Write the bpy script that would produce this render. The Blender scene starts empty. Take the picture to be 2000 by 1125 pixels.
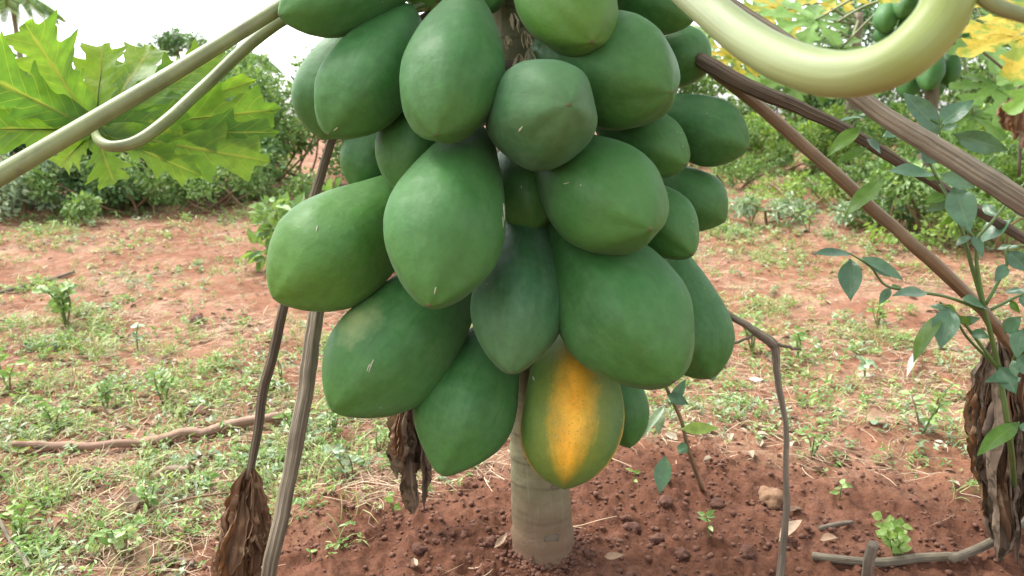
import bpy, math, random
import numpy as np
from mathutils import Vector, Matrix, Quaternion

random.seed(7)
rng = np.random.default_rng(7)
S = bpy.context.scene
COL = S.collection

# ------------------------------------------------------------------ camera, world, sun, exposure
FPX, PITCH, CAMH = 1570.0, math.radians(12.0), 0.86
cam_d = bpy.data.cameras.new('camera')
cam_d.sensor_width = 36.0
cam_d.lens = 36.0 * FPX / 2000.0
cam_d.clip_start, cam_d.clip_end = 0.05, 2000.0
cam_d.dof.use_dof = True
cam_d.dof.focus_distance = 1.35
cam_d.dof.aperture_fstop = 7.0
cam = bpy.data.objects.new('camera', cam_d)
COL.objects.link(cam)
cam.location = (0, 0, CAMH)
cam.rotation_euler = (math.radians(90) - PITCH, 0, 0)
S.camera = cam

SUN_EL, SUN_AZ = math.radians(58), math.radians(-62)      # azimuth from +Y towards +X
w = bpy.data.worlds.new('World'); S.world = w; w.use_nodes = True
wn = w.node_tree.nodes; wl = w.node_tree.links
bg = wn['Background']
sky = wn.new('ShaderNodeTexSky'); sky.sky_type = 'NISHITA'; sky.sun_disc = False
sky.sun_elevation = SUN_EL; sky.sun_rotation = SUN_AZ
sky.air_density = 1.0; sky.dust_density = 2.5; sky.ozone_density = 1.0
hs = wn.new('ShaderNodeHueSaturation'); hs.inputs['Saturation'].default_value = 0.22
wl.new(sky.outputs[0], hs.inputs['Color']); wl.new(hs.outputs[0], bg.inputs[0])
bg.inputs[1].default_value = 0.15

sd = bpy.data.lights.new('sun', 'SUN'); sd.energy = 1.5; sd.angle = math.radians(24); sd.color = (1.0, 0.96, 0.9)
so = bpy.data.objects.new('sun', sd); COL.objects.link(so)
sdir = Vector((math.sin(SUN_AZ) * math.cos(SUN_EL), math.cos(SUN_AZ) * math.cos(SUN_EL), math.sin(SUN_EL)))
so.rotation_euler = sdir.to_track_quat('Z', 'Y').to_euler()

vs = S.view_settings
vs.view_transform = 'Standard'; vs.look = 'None'; vs.exposure = 1.95; vs.gamma = 1.0; vs.use_curve_mapping = False

# ------------------------------------------------------------------ helpers
FWD = np.array([0, math.cos(PITCH), -math.sin(PITCH)])
UP = np.array([0, math.sin(PITCH), math.cos(PITCH)])
CAM = np.array([0, 0, CAMH])

def ray(px, py):
    return np.array([(px - 1000) / FPX, 0, 0]) + FWD + UP * ((562.5 - py) / FPX)

def at(px, py, z):
    return CAM + ray(px, py) * z

def hash2(ix, iy, seed):
    n = (ix.astype(np.int64) * 374761393 + iy.astype(np.int64) * 668265263 + seed * 974634777) & 0x7fffffff
    n = ((n ^ (n >> 13)) * 1274126177) & 0x7fffffff
    n = (n ^ (n >> 16)) & 0xffff
    return n / 65535.0

def vnoise(x, y, seed=0):
    x = np.asarray(x, float); y = np.asarray(y, float)
    ix = np.floor(x); iy = np.floor(y); fx = x - ix; fy = y - iy
    fx = fx * fx * fx * (fx * (fx * 6 - 15) + 10); fy = fy * fy * fy * (fy * (fy * 6 - 15) + 10)
    a = hash2(ix, iy, seed); b = hash2(ix + 1, iy, seed); c = hash2(ix, iy + 1, seed); d = hash2(ix + 1, iy + 1, seed)
    return (a + (b - a) * fx) * (1 - fy) + (c + (d - c) * fx) * fy

def fbm(x, y, seed=0, o=3):
    s = 0; a = 0.5; f = 1.0
    for i in range(o):
        ca, sa = math.cos(i * 1.1), math.sin(i * 1.1)
        s = s + a * vnoise((x * ca - y * sa) * f + i * 7.3, (x * sa + y * ca) * f - i * 3.1, seed + i)
        a *= 0.5; f *= 2.03
    return s / (1 - 0.5 ** o)

def sstep(a, b, x):
    t = np.clip((x - a) / (b - a), 0, 1)
    return t * t * (3 - 2 * t)

TX, TY = 0.064, 1.50                       # foot of the trunk

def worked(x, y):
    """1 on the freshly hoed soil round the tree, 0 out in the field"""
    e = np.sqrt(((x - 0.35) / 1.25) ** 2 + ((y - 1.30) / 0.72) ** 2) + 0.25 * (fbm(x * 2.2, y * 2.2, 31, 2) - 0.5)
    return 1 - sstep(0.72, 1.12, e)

def hbase(x, y):
    x = np.asarray(x, float); y = np.asarray(y, float)
    k = 0.045 + 0.045 * sstep(-0.5, 2.5, x)
    d = np.clip(y - 2.5, 0, 11)
    h = k * (np.sqrt(d * d + 0.25) - 0.5)
    r = np.sqrt((x - TX) ** 2 + (y - TY) ** 2)
    h = h + 0.042 * np.exp(-(r / 0.5) ** 2) - 0.045
    h = h + 0.05 * np.exp(-((y - 2.05 - 0.12 * np.sin(x * 2.1)) / 0.22) ** 2) * sstep(-0.2, 0.5, x) * 0.7
    return h

def hground(x, y):
    x = np.asarray(x, float); y = np.asarray(y, float)
    w_ = worked(x, y); far = sstep(3, 9, y)
    h = hbase(x, y)
    h = h + (fbm(x * 1.3, y * 1.3, 3, 3) - 0.5) * 0.10 * (0.5 + far)
    h = h + (0.5 - np.abs(fbm(x * 7, y * 7, 5, 2) - 0.5) * 2) * (0.020 + 0.010 * w_)
    cl = np.clip(fbm(x * 19, y * 19, 8, 2) - 0.45, 0, 1)
    h = h + cl * (0.022 + 0.020 * w_)
    c2 = np.clip(fbm(x * 52, y * 52, 12, 2) - 0.42, 0, 1)
    h = h + c2 * (0.011 + 0.017 * w_)
    h = h + (fbm(x * 110, y * 110, 15, 2) - .5) * 0.007 * (0.4 + w_) * (1 - far)
    return h

_gx = None
def gpix(px, py, lift=0.0):
    """where the view ray through a point of the photograph meets the ground"""
    d = ray(px, py); t = np.arange(0.9, 30, 0.01)
    P = CAM[None] + t[:, None] * d[None]
    k = np.argmax(P[:, 2] <= hground(P[:, 0], P[:, 1]))
    p = P[k].copy(); p[2] = float(hground(p[0], p[1])) + lift
    return p

def mesh_obj(name, v, f, m=None, parent=None, smooth=True, uv=None, attrs=None, sizes=None):
    """v: (N,3); f: (F,3|4) array or flat loops with sizes"""
    me = bpy.data.meshes.new(name)
    v = np.asarray(v, np.float32)
    if sizes is None:
        f = np.asarray(f, np.int32); sizes = np.full(len(f), f.shape[1], np.int32); loops = f.ravel()
    else:
        loops = np.asarray(f, np.int32)
    me.vertices.add(len(v)); me.vertices.foreach_set('co', v.ravel())
    me.loops.add(len(loops)); me.loops.foreach_set('vertex_index', loops)
    me.polygons.add(len(sizes))
    st = np.zeros(len(sizes), np.int32); st[1:] = np.cumsum(sizes)[:-1]
    me.polygons.foreach_set('loop_start', st); me.polygons.foreach_set('loop_total', sizes)
    me.polygons.foreach_set('use_smooth', np.full(len(sizes), bool(smooth)))
    if uv is not None:
        ul = me.uv_layers.new(name='UVMap'); ul.data.foreach_set('uv', np.asarray(uv, np.float32)[loops].ravel())
    if attrs:
        for k, a in attrs.items():
            at_ = me.attributes.new(k, 'FLOAT', 'POINT'); at_.data.foreach_set('value', np.asarray(a, np.float32))
    me.update(calc_edges=True); me.validate()
    if m: me.materials.append(m)
    o = bpy.data.objects.new(name, me); COL.objects.link(o)
    if parent: o.parent = parent
    return o

def tag(o, label=None, cat=None, group=None, kind=None):
    if label: o['label'] = label
    if cat: o['category'] = cat
    if group: o['group'] = group
    if kind: o['kind'] = kind
    return o

def empty(name, loc=(0, 0, 0)):
    e = bpy.data.objects.new(name, None); e.empty_display_size = 0.05
    e.location = [float(c) for c in loc]; COL.objects.link(e)
    bpy.context.view_layer.update()
    return e

def put(parent, name, *a, **k):
    """child whose mesh was built in world coordinates"""
    o = mesh_obj(name, *a, **k); o.parent = parent
    pm = Matrix.Translation(parent.location)
    if parent.parent: pm = Matrix.Translation(parent.parent.location) @ pm
    o.matrix_parent_inverse = pm.inverted()
    return o

def catmull(P, n):
    P = np.asarray(P, float)
    Q = np.vstack([2 * P[0] - P[1], P, 2 * P[-1] - P[-2]])
    seg = len(P) - 1; u = np.linspace(0, seg, n); i = np.minimum(u.astype(int), seg - 1); t = (u - i)[:, None]
    p0, p1, p2, p3 = Q[i], Q[i + 1], Q[i + 2], Q[i + 3]
    return 0.5 * ((2 * p1) + (-p0 + p2) * t + (2 * p0 - 5 * p1 + 4 * p2 - p3) * t * t + (-p0 + 3 * p1 - 3 * p2 + p3) * t ** 3)

def tube_geo(P, R, n=24, seg=14, ridge=0.0, nr=9, wob=0.0, seed=0, pw=0.0):
    """loft along P (control points) with radii R; returns verts, quads, uv"""
    C = catmull(P, n); k = np.linspace(0, 1, n)
    if pw:
        for a_ in range(3): C[:, a_] += (fbm(k * 13, k * 0 + a_ * 5.1 + seed, 33 + seed, 3) - .5) * 2 * pw
    rad = np.interp(k, np.linspace(0, 1, len(R)), R)
    T = np.gradient(C, axis=0); T /= np.linalg.norm(T, axis=1)[:, None]
    a = np.array([0.3, 0.2, 1.0]) if abs(T[0][2]) < 0.9 else np.array([1.0, 0.2, 0])
    N = np.cross(T[0], a); N /= np.linalg.norm(N); Ns = [N]
    for i in range(1, n):
        N = Ns[-1] - T[i] * np.dot(Ns[-1], T[i]); N /= np.linalg.norm(N); Ns.append(N)
    Ns = np.array(Ns); B = np.cross(T, Ns)
    th = np.linspace(0, 2 * np.pi, seg, endpoint=False)
    rr = rad[:, None] * (1 + ridge * np.cos(nr * th[None] + 2.5 * np.sin(k * 5 + seed)[:, None]) + ridge * 0.6 * np.cos((nr - 4) * th[None] + seed))
    if wob:
        rr = rr * (1 + wob * (fbm(th[None] * 1.3 + 0 * k[:, None], k[:, None] * 14 + seed, 40 + seed, 2) - 0.5) * 2)
    V = C[:, None] + rr[..., None] * (np.cos(th)[None, :, None] * Ns[:, None] + np.sin(th)[None, :, None] * B[:, None])
    V = V.reshape(-1, 3); f = []
    i, j = np.meshgrid(np.arange(n - 1), np.arange(seg), indexing='ij'); j2 = (j + 1) % seg
    F = np.stack([i * seg + j, i * seg + j2, (i + 1) * seg + j2, (i + 1) * seg + j], -1).reshape(-1, 4)
    L = np.concatenate([[0], np.cumsum(np.linalg.norm(np.diff(C, axis=0), axis=1))])
    uv = np.stack(np.broadcast_arrays(th[None] / (2 * np.pi), L[:, None]), -1).reshape(-1, 2)
    V = np.vstack([V, C[0], C[-1]]); uv = np.vstack([uv, [0, 0], [0, L[-1]]])
    a0 = len(V) - 2; jj = np.arange(seg); j2 = (jj + 1) % seg
    caps = np.concatenate([np.stack([j2, jj, np.full(seg, a0)], -1), np.stack([(n - 1) * seg + jj, (n - 1) * seg + j2, np.full(seg, a0 + 1)], -1)])
    loops = np.concatenate([F.ravel(), caps.ravel()]); sizes = np.concatenate([np.full(len(F), 4), np.full(len(caps), 3)]).astype(np.int32)
    return V, loops, sizes, uv

def tube(parent, name, P, R, m, **k):
    V, l, s, uv = tube_geo(P, R, **k)
    if parent is None: return mesh_obj(name, V, l, m, sizes=s, uv=uv)
    return put(parent, name, V, l, m, sizes=s, uv=uv)

def tubes_joined(parent, name, items, m):
    Vs, ls, ss, us = [], [], [], []; o = 0
    for P, R, k in items:
        V, l, s, uv = tube_geo(P, R, **k); Vs.append(V); ls.append(l + o); ss.append(s); us.append(uv); o += len(V)
    a = (np.vstack(Vs), np.concatenate(ls), m)
    kw = dict(sizes=np.concatenate(ss), uv=np.vstack(us))
    return put(parent, name, *a, **kw) if parent else mesh_obj(name, *a, **kw)

def leaves_geo(P, D, N, L, W, fold=0.25, curl=0.15):
    """many folded ovate leaves: base P, direction D, normal N, length, width -> 4 triangles each"""
    D = D / np.linalg.norm(D, axis=1)[:, None]
    Sd = np.cross(D, N); Sd /= np.linalg.norm(Sd, axis=1)[:, None] + 1e-9
    Nn = np.cross(Sd, D); n = len(P); L = np.asarray(L)[:, None] * np.ones((n, 1)); W = np.asarray(W)[:, None] * np.ones((n, 1)) * 0.5
    t1, t2 = 0.28, 0.66
    b = P; tip = P + D * L - Nn * L * curl
    m1 = P + D * L * t1; m2 = P + D * L * t2 - Nn * L * curl * 0.3
    V = np.stack([b, m1 - Sd * W + Nn * W * fold, m2 - Sd * W * 0.85 + Nn * W * fold, tip, m2 + Sd * W * 0.85 + Nn * W * fold, m1 + Sd * W + Nn * W * fold], 1).reshape(-1, 3)
    k = np.arange(n)[:, None] * 6
    F = np.concatenate([k + np.array([[0, 3, 2, 1]]), k + np.array([[0, 5, 4, 3]])], 1).reshape(-1, 4)
    return V, F

def rdir(n):
    d = rng.normal(size=(n, 3)); return d / np.linalg.norm(d, axis=1)[:, None]

# ------------------------------------------------------------------ materials
class NT:
    def __init__(s, name):
        s.m = bpy.data.materials.new(name); s.m.use_nodes = True
        s.t = s.m.node_tree; s.n = s.t.nodes; s.b = s.n['Principled BSDF']; s.out = s.n['Material Output']
    def new(s, ty, **k):
        x = s.n.new(ty)
        for a, v in k.items():
            if a.startswith('i_'):
                x.inputs[int(a[2:]) if a[2:].isdigit() else a[2:].replace('_', ' ')].default_value = v
            else: setattr(x, a, v)
        return x
    def link(s, a, b): s.t.links.new(a, b)
    def noise(s, vec, scale, detail=4, rough=0.55):
        x = s.new('ShaderNodeTexNoise'); x.inputs['Scale'].default_value = scale; x.inputs['Detail'].default_value = detail; x.inputs['Roughness'].default_value = rough
        if vec is not None: s.link(vec, x.inputs['Vector'])
        return x.outputs['Fac']
    def ramp(s, fac, stops):
        x = s.new('ShaderNodeValToRGB'); e = x.color_ramp.elements
        while len(e) < len(stops): e.new(0.5)
        for q, (p, c) in zip(e, stops):
            q.position = p; q.color = (*c, 1) if len(c) == 3 else c
        s.link(fac, x.inputs[0]); return x.outputs[0]
    def mix(s, fac, a, b, bt='MIX'):
        x = s.new('ShaderNodeMix', data_type='RGBA', blend_type=bt)
        for sock, v in ((x.inputs[0], fac), (x.inputs[6], a), (x.inputs[7], b)):
            if hasattr(v, 'is_linked'): s.link(v, sock)
            elif isinstance(v, (int, float)): sock.default_value = v
            else: sock.default_value = (*v, 1)
        return x.outputs[2]
    def math(s, op, a, b=None, c=None, clamp=False):
        x = s.new('ShaderNodeMath', operation=op, use_clamp=clamp)
        for i, v in enumerate((a, b, c)):
            if v is None: continue
            if hasattr(v, 'is_linked'): s.link(v, x.inputs[i])
            else: x.inputs[i].default_value = v
        return x.outputs[0]
    def map(s, vec, scale):
        x = s.new('ShaderNodeMapping'); x.inputs['Scale'].default_value = scale; s.link(vec, x.inputs[0]); return x.outputs[0]
    def bump(s, h, strength=0.3, dist=0.01):
        x = s.new('ShaderNodeBump'); x.inputs['Strength'].default_value = strength; x.inputs['Distance'].default_value = dist
        s.link(h, x.inputs['Height']); s.link(x.outputs[0], s.b.inputs['Normal']); return x
    def obj(s): return s.new('ShaderNodeTexCoord').outputs['Object']
    def pos(s): return s.new('ShaderNodeNewGeometry').outputs['Position']
    def uv(s): return s.new('ShaderNodeUVMap').outputs[0]
    def attr(s, n): return s.new('ShaderNodeAttribute', attribute_name=n).outputs['Fac']
    def set(s, **k):
        for a, v in k.items(): s.b.inputs[a.replace('_', ' ')].default_value = v

def Vv0(t, uv):
    x = t.new('ShaderNodeSeparateXYZ'); t.link(uv, x.inputs[0]); return x.outputs[1]

def mat_fruit(name, lo, hi, bloom, stripe=False, scald=None):
    t = NT(name); o = t.obj(); uv = t.uv()
    c = t.ramp(t.noise(o, 7, 5), [(0.3, lo), (0.7, hi)])
    dist = t.new('ShaderNodeVectorMath', operation='ADD'); wob = t.new('ShaderNodeTexNoise'); wob.inputs['Scale'].default_value = 9; t.link(o, wob.inputs['Vector'])
    wsc = t.new('ShaderNodeVectorMath', operation='SCALE'); wsc.inputs['Scale'].default_value = 0.10; t.link(wob.outputs['Color'], wsc.inputs[0]); t.link(uv, dist.inputs[0]); t.link(wsc.outputs[0], dist.inputs[1])
    st = t.noise(t.map(dist.outputs[0], (20, 2.2, 1)), 1.0, 5, 0.65)
    c = t.mix(t.math('MULTIPLY', t.ramp(st, [(0.52, (0, 0, 0)), (0.78, (1, 1, 1))]), 0.26), c, bloom)
    big = t.noise(o, 11, 7, 0.68)
    c = t.mix(t.math('MULTIPLY', t.ramp(big, [(0.48, (0, 0, 0)), (0.75, (1, 1, 1))]), 0.42), c, bloom)
    fm = t.noise(o, 60, 5, 0.7)
    c = t.mix(t.math('MULTIPLY', t.ramp(Vv0(t, uv), [(0.72, (0, 0, 0)), (0.97, (1, 1, 1))]), 0.4), c, tuple(q * f for q, f in zip(hi, (2.0, 1.3, 1.0))))
    c = t.mix(0.28, c, t.ramp(fm, [(0.3, (0.22, 0.22, 0.22)), (0.7, (0.80, 0.80, 0.80))]), 'OVERLAY')
    orn = t.new('ShaderNodeObjectInfo').outputs['Random']
    c = t.mix(t.math('MULTIPLY', orn, 0.30), c, tuple(q * f for q, f in zip(hi, (1.45, 1.12, 0.9))))
    # dull bluish wax left in patches
    c = t.mix(t.math('MULTIPLY', t.ramp(t.noise(o, 5.5, 6, 0.6), [(0.46, (0, 0, 0)), (0.68, (1, 1, 1))]), 0.28), c, (0.058, 0.125, 0.062))
    # five faint paler ridge lines from neck to tip
    sep = t.new('ShaderNodeSeparateXYZ'); t.link(uv, sep.inputs[0]); U, Vv = sep.outputs[0], sep.outputs[1]
    wv = t.math('ABSOLUTE', t.math('SINE', t.math('MULTIPLY', U, math.pi * 5)))
    ln = t.ramp(wv, [(0.0, (1, 1, 1)), (0.10, (0, 0, 0))])
    c = t.mix(t.math('MULTIPLY', t.math('MULTIPLY', ln, t.noise(o, 9, 3)), 0.14), c, bloom)
    if stripe:
        # ripening: a broad orange band with ragged freckled edges and two thin ones at the flanks
        d0 = t.math('ABSOLUTE', t.math('SUBTRACT', U, 0.5))
        nz = t.math('MULTIPLY', t.math('SUBTRACT', t.noise(t.map(uv, (36, 9, 1)), 1.0, 7, 0.72), 0.5), 0.085)
        nz2 = t.math('MULTIPLY', t.math('SUBTRACT', t.noise(o, 150, 2, 0.8), 0.5), 0.028)
        d0 = t.math('ADD', t.math('ADD', d0, nz), nz2)
        vf = t.ramp(Vv, [(0.22, (0, 0, 0)), (0.36, (0.45, 0.45, 0.45)), (0.50, (0.85, 0.85, 0.85)), (0.70, (1, 1, 1)), (0.86, (0.95, 0.95, 0.95)), (0.96, (0.35, 0.35, 0.35)), (1.0, (0, 0, 0))])
        width = t.math('MULTIPLY_ADD', vf, 0.022, 0.072)
        f0 = t.math('MULTIPLY', t.math('SUBTRACT', width, d0), 11.0, clamp=True)
        f0 = t.math('MULTIPLY', f0, t.math('MULTIPLY', t.math('ADD', vf, t.math('MULTIPLY', nz, 3.0)), 1.35, clamp=True))
        d1 = t.math('ABSOLUTE', t.math('SUBTRACT', t.math('ABSOLUTE', t.math('SUBTRACT', U, 0.5)), 0.225))
        d1 = t.math('ADD', d1, t.math('MULTIPLY', nz, 0.5))
        f1 = t.math('MULTIPLY', t.math('MULTIPLY', t.math('SUBTRACT', 0.030, d1), 26.0, clamp=True), t.ramp(Vv, [(0.45, (0, 0, 0)), (0.62, (1, 1, 1)), (0.9, (1, 1, 1)), (0.97, (0, 0, 0))]))
        halo = t.math('MULTIPLY', t.math('SUBTRACT', t.math('ADD', width, 0.07), d0), 7.0, clamp=True)
        halo = t.math('MULTIPLY', halo, vf)
        c = t.mix(t.math('MULTIPLY', halo, 0.8), c, (0.24, 0.24, 0.02))
        c = t.mix(t.math('MAXIMUM', f0, f1), c, t.ramp(t.noise(o, 25, 4), [(0.3, (0.66, 0.30, 0.014)), (0.7, (0.80, 0.44, 0.04))]))
        vo = t.new('ShaderNodeTexVoronoi'); vo.inputs['Scale'].default_value = 170; t.link(o, vo.inputs[0])
        c = t.mix(t.math('MULTIPLY', t.math('LESS_THAN', vo.outputs['Distance'], 0.26), t.math('MULTIPLY', t.noise(o, 30, 2), 0.6)), c, (0.10, 0.13, 0.02))
    if scald:
        du = t.math('DIVIDE', t.math('SUBTRACT', U, scald[0]), scald[2]); dv = t.math('DIVIDE', t.math('SUBTRACT', Vv, scald[1]), scald[3])
        g = t.math('SUBTRACT', 1.0, t.math('SQRT', t.math('ADD', t.math('MULTIPLY', du, du), t.math('MULTIPLY', dv, dv))))
        g = t.math('MULTIPLY', t.math('ADD', g, t.math('MULTIPLY', t.math('SUBTRACT', t.noise(o, 40, 5), 0.5), 1.2)), 1.3, clamp=True)
        c = t.mix(t.math('MULTIPLY', g, 0.75), c, scald[4])
    vo = t.new('ShaderNodeTexVoronoi'); vo.inputs['Scale'].default_value = 62; t.link(o, vo.inputs[0])
    dots = t.math('MULTIPLY', t.math('LESS_THAN', vo.outputs['Distance'], 0.10), t.math('GREATER_THAN', t.noise(o, 11, 3), 0.60))
    c = t.mix(t.math('MULTIPLY', dots, 0.45), c, (0.36, 0.42, 0.24))
    # scuffs where fruits rub
    sc = t.noise(t.map(o, (40, 40, 9)), 1.0, 5, 0.7)
    c = t.mix(t.math('MULTIPLY', t.math('MULTIPLY', t.ramp(sc, [(0.66, (0, 0, 0)), (0.72, (1, 1, 1))]), t.math('GREATER_THAN', t.noise(o, 6, 1), 0.56)), 0.5), c, (0.22, 0.27, 0.14))
    t.link(c, t.b.inputs['Base Color'])
    t.link(t.ramp(t.noise(o, 20, 4), [(0.3, (0.50, 0.50, 0.50)), (0.7, (0.68, 0.68, 0.68))]), t.b.inputs['Roughness'])
    t.set(IOR=1.40)
    t.b.inputs['Sheen Weight'].default_value = 0.05; t.b.inputs['Sheen Roughness'].default_value = 0.4; t.b.inputs['Sheen Tint'].default_value = (0.7, 0.9, 0.75, 1)
    t.b.inputs['Subsurface Weight'].default_value = 0.06
    t.b.inputs['Subsurface Radius'].default_value = (0.01, 0.02, 0.006)
    t.bump(t.math('ADD', t.math('MULTIPLY', t.noise(o, 90, 4), 0.25), t.math('MULTIPLY', t.noise(o, 17, 4, 0.6), 1.6)), 0.16, 0.012)
    return t.m

def mat_leaf(name, stops, trans, tw=0.45, rough=0.5, vein=None, spots=None):
    t = NT(name); r = t.attr('rnd'); p = t.pos()
    c = t.ramp(r, stops)
    c = t.mix(0.3, c, t.ramp(t.noise(p, 60, 3), [(0.3, (0.25, 0.25, 0.25)), (0.7, (0.8, 0.8, 0.8))]), 'OVERLAY')
    if vein is not None:
        uv = t.uv(); sep = t.new('ShaderNodeSeparateXYZ'); t.link(uv, sep.inputs[0])
        a = t.math('ABSOLUTE', sep.outputs[0])
        ph = t.math('ABSOLUTE', t.math('SINE', t.math('MULTIPLY', t.math('SUBTRACT', sep.outputs[1], t.math('MULTIPLY', a, 0.10)), math.pi * 7)))
        lines = t.math('MULTIPLY', t.ramp(ph, [(0.0, (1, 1, 1)), (0.16, (0, 0, 0))]), 0.6)
        mid = t.ramp(a, [(0.0, (1, 1, 1)), (0.10, (0, 0, 0))])
        c = t.mix(t.math('MAXIMUM', lines, mid), c, vein)
    if spots is not None:
        c = t.mix(t.ramp(t.noise(p, spots[0], 5, 0.65), [(spots[1], (0, 0, 0)), (spots[1] + 0.08, (1, 1, 1))]), c, spots[2])
    t.link(c, t.b.inputs['Base Color']); t.set(Roughness=rough)
    t.bump(t.noise(p, 120, 3), 0.2, 0.004)
    tr = t.new('ShaderNodeBsdfTranslucent')
    t.link(t.mix(1.0, c, trans, 'MULTIPLY'), tr.inputs[0])
    mx = t.new('ShaderNodeMixShader'); mx.inputs[0].default_value = tw
    t.link(t.b.outputs[0], mx.inputs[1]); t.link(tr.outputs[0], mx.inputs[2]); t.link(mx.outputs[0], t.out.inputs[0])
    return t.m

def mat_stalk(name, a, b, cdark, streak=40, rough=0.6, bumps=0.5, use='uv', patch=None):
    t = NT(name); uv = t.uv(); o = t.pos()
    s = t.noise(t.map(uv, (streak, 2.5, 1)), 1.0, 5, 0.65)
    c = t.ramp(s, [(0.25, cdark), (0.45, a), (0.72, b)])
    n = t.noise(o, 22, 5, 0.6)
    c = t.mix(0.35, c, t.ramp(n, [(0.3, (0.2, 0.2, 0.2)), (0.7, (0.85, 0.85, 0.85))]), 'OVERLAY')
    if patch is not None:
        c = t.mix(t.ramp(t.noise(o, patch[0], 4, 0.6), [(patch[1], (0, 0, 0)), (patch[1] + 0.15, (1, 1, 1))]), c, patch[2])
    t.link(c, t.b.inputs['Base Color']); t.set(Roughness=rough)
    t.bump(s, bumps, 0.004)
    return t.m

def mat_soil(name='red_soil'):
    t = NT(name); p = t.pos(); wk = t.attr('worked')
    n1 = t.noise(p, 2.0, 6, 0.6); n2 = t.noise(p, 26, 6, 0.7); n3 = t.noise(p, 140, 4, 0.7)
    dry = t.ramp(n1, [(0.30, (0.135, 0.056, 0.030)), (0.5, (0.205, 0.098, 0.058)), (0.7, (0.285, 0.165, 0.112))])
    hoed_shaded = t.ramp(n1, [(0.30, (0.076, 0.030, 0.017)), (0.5, (0.110, 0.047, 0.027)), (0.7, (0.158, 0.074, 0.045))])  # hoed soil, its darker tone also carrying the crown's shade as colour
    c = t.mix(wk, dry, hoed_shaded)
    c = t.mix(0.55, c, t.ramp(n2, [(0.3, (0.2, 0.2, 0.2)), (0.7, (0.8, 0.8, 0.8))]), 'OVERLAY')
    c = t.mix(0.4, c, t.ramp(n3, [(0.3, (0.2, 0.2, 0.2)), (0.7, (0.8, 0.8, 0.8))]), 'OVERLAY')
    pt = t.math('MULTIPLY', t.ramp(t.noise(p, 5.5, 7, 0.72), [(0.50, (0, 0, 0)), (0.62, (1, 1, 1))]), t.math('SUBTRACT', 1.0, wk))
    c = t.mix(t.math('MULTIPLY', pt, 0.55), c, t.ramp(t.noise(p, 70, 5, 0.75), [(0.35, (0.13, 0.075, 0.04)), (0.5, (0.27, 0.19, 0.115)), (0.65, (0.40, 0.33, 0.21))]))
    fl = t.ramp(t.noise(t.map(p, (90, 260, 90)), 1.0, 3, 0.7), [(0.68, (0, 0, 0)), (0.73, (1, 1, 1))])
    c = t.mix(t.math('MULTIPLY', fl, 0.5), c, (0.32, 0.23, 0.14))
    t.link(c, t.b.inputs['Base Color']); t.set(Roughness=0.95)
    t.b.inputs['Specular IOR Level'].default_value = 0.15
    t.bump(t.math('ADD', t.math('MULTIPLY', n2, 1.4), t.math('MULTIPLY', n3, 0.5)), 0.6, 0.010)
    return t.m

def mat_plain(name, stops, scale=20, rough=0.85, bumps=0.4, attr=False):
    t = NT(name); p = t.pos()
    c = t.ramp(t.attr('rnd') if attr else t.noise(p, scale, 5, 0.65), stops)
    if attr: c = t.mix(0.3, c, t.ramp(t.noise(p, scale, 4), [(0.3, (0.2, 0.2, 0.2)), (0.7, (0.85, 0.85, 0.85))]), 'OVERLAY')
    t.link(c, t.b.inputs['Base Color']); t.set(Roughness=rough)
    t.bump(t.noise(p, scale * 3, 4, 0.7), bumps, 0.006)
    return t.m

def mat_trunk():
    t = NT('papaya_bark'); uv = t.uv(); o = t.pos()
    n = t.noise(o, 16, 6, 0.65)
    c = t.ramp(n, [(0.25, (0.12, 0.11, 0.062)), (0.5, (0.185, 0.178, 0.095)), (0.75, (0.265, 0.26, 0.15))])
    rings = t.noise(t.map(uv, (5, 60, 1)), 1.0, 4, 0.6)
    c = t.mix(t.math('MULTIPLY', t.ramp(rings, [(0.5, (0, 0, 0)), (0.7, (1, 1, 1))]), 0.5), c, (0.13, 0.125, 0.06))
    sp_ = t.new('ShaderNodeSeparateXYZ'); t.link(o, sp_.inputs[0])
    zz = t.math('ADD', sp_.outputs[2], t.math('MULTIPLY', t.noise(o, 14, 3), 0.012))
    cy = t.math('ABSOLUTE', t.math('SUBTRACT', t.math('FRACT', t.math('MULTIPLY', t.math('ADD', zz, t.math('MULTIPLY', t.math('SINE', t.math('MULTIPLY', zz, 31)), 0.008)), 16.5)), 0.5))
    rl = t.ramp(cy, [(0.0, (1, 1, 1)), (0.035, (1, 1, 1)), (0.075, (0, 0, 0))])
    c = t.mix(t.math('MULTIPLY', rl, t.math('MULTIPLY', t.noise(o, 40, 3), 1.1)), c, (0.085, 0.075, 0.04))
    vx = t.noise(t.map(uv, (26, 6, 1)), 1.0, 4, 0.65)
    c = t.mix(t.math('MULTIPLY', t.ramp(vx, [(0.54, (0, 0, 0)), (0.62, (1, 1, 1))]), 0.35), c, (0.31, 0.30, 0.20))
    gr = t.ramp(t.noise(o, 9, 3), [(0.5, (0, 0, 0)), (0.7, (1, 1, 1))])
    c = t.mix(t.math('MULTIPLY', gr, 0.35), c, (0.17, 0.20, 0.09))
    sep = t.new('ShaderNodeSeparateXYZ'); t.link(uv, sep.inputs[0])
    mud = t.ramp(t.math('ADD', sep.outputs[1], t.math('MULTIPLY', t.noise(o, 30, 5), 0.10)), [(0.08, (1, 1, 1)), (0.24, (0, 0, 0))])
    c = t.mix(t.math('MULTIPLY', mud, 0.8), c, (0.15, 0.078, 0.045))
    t.link(c, t.b.inputs['Base Color']); t.set(Roughness=0.8)
    t.bump(t.math('ADD', t.math('MULTIPLY', rings, 0.6), t.noise(o, 80, 5, 0.7)), 0.5, 0.004)
    return t.m

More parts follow.
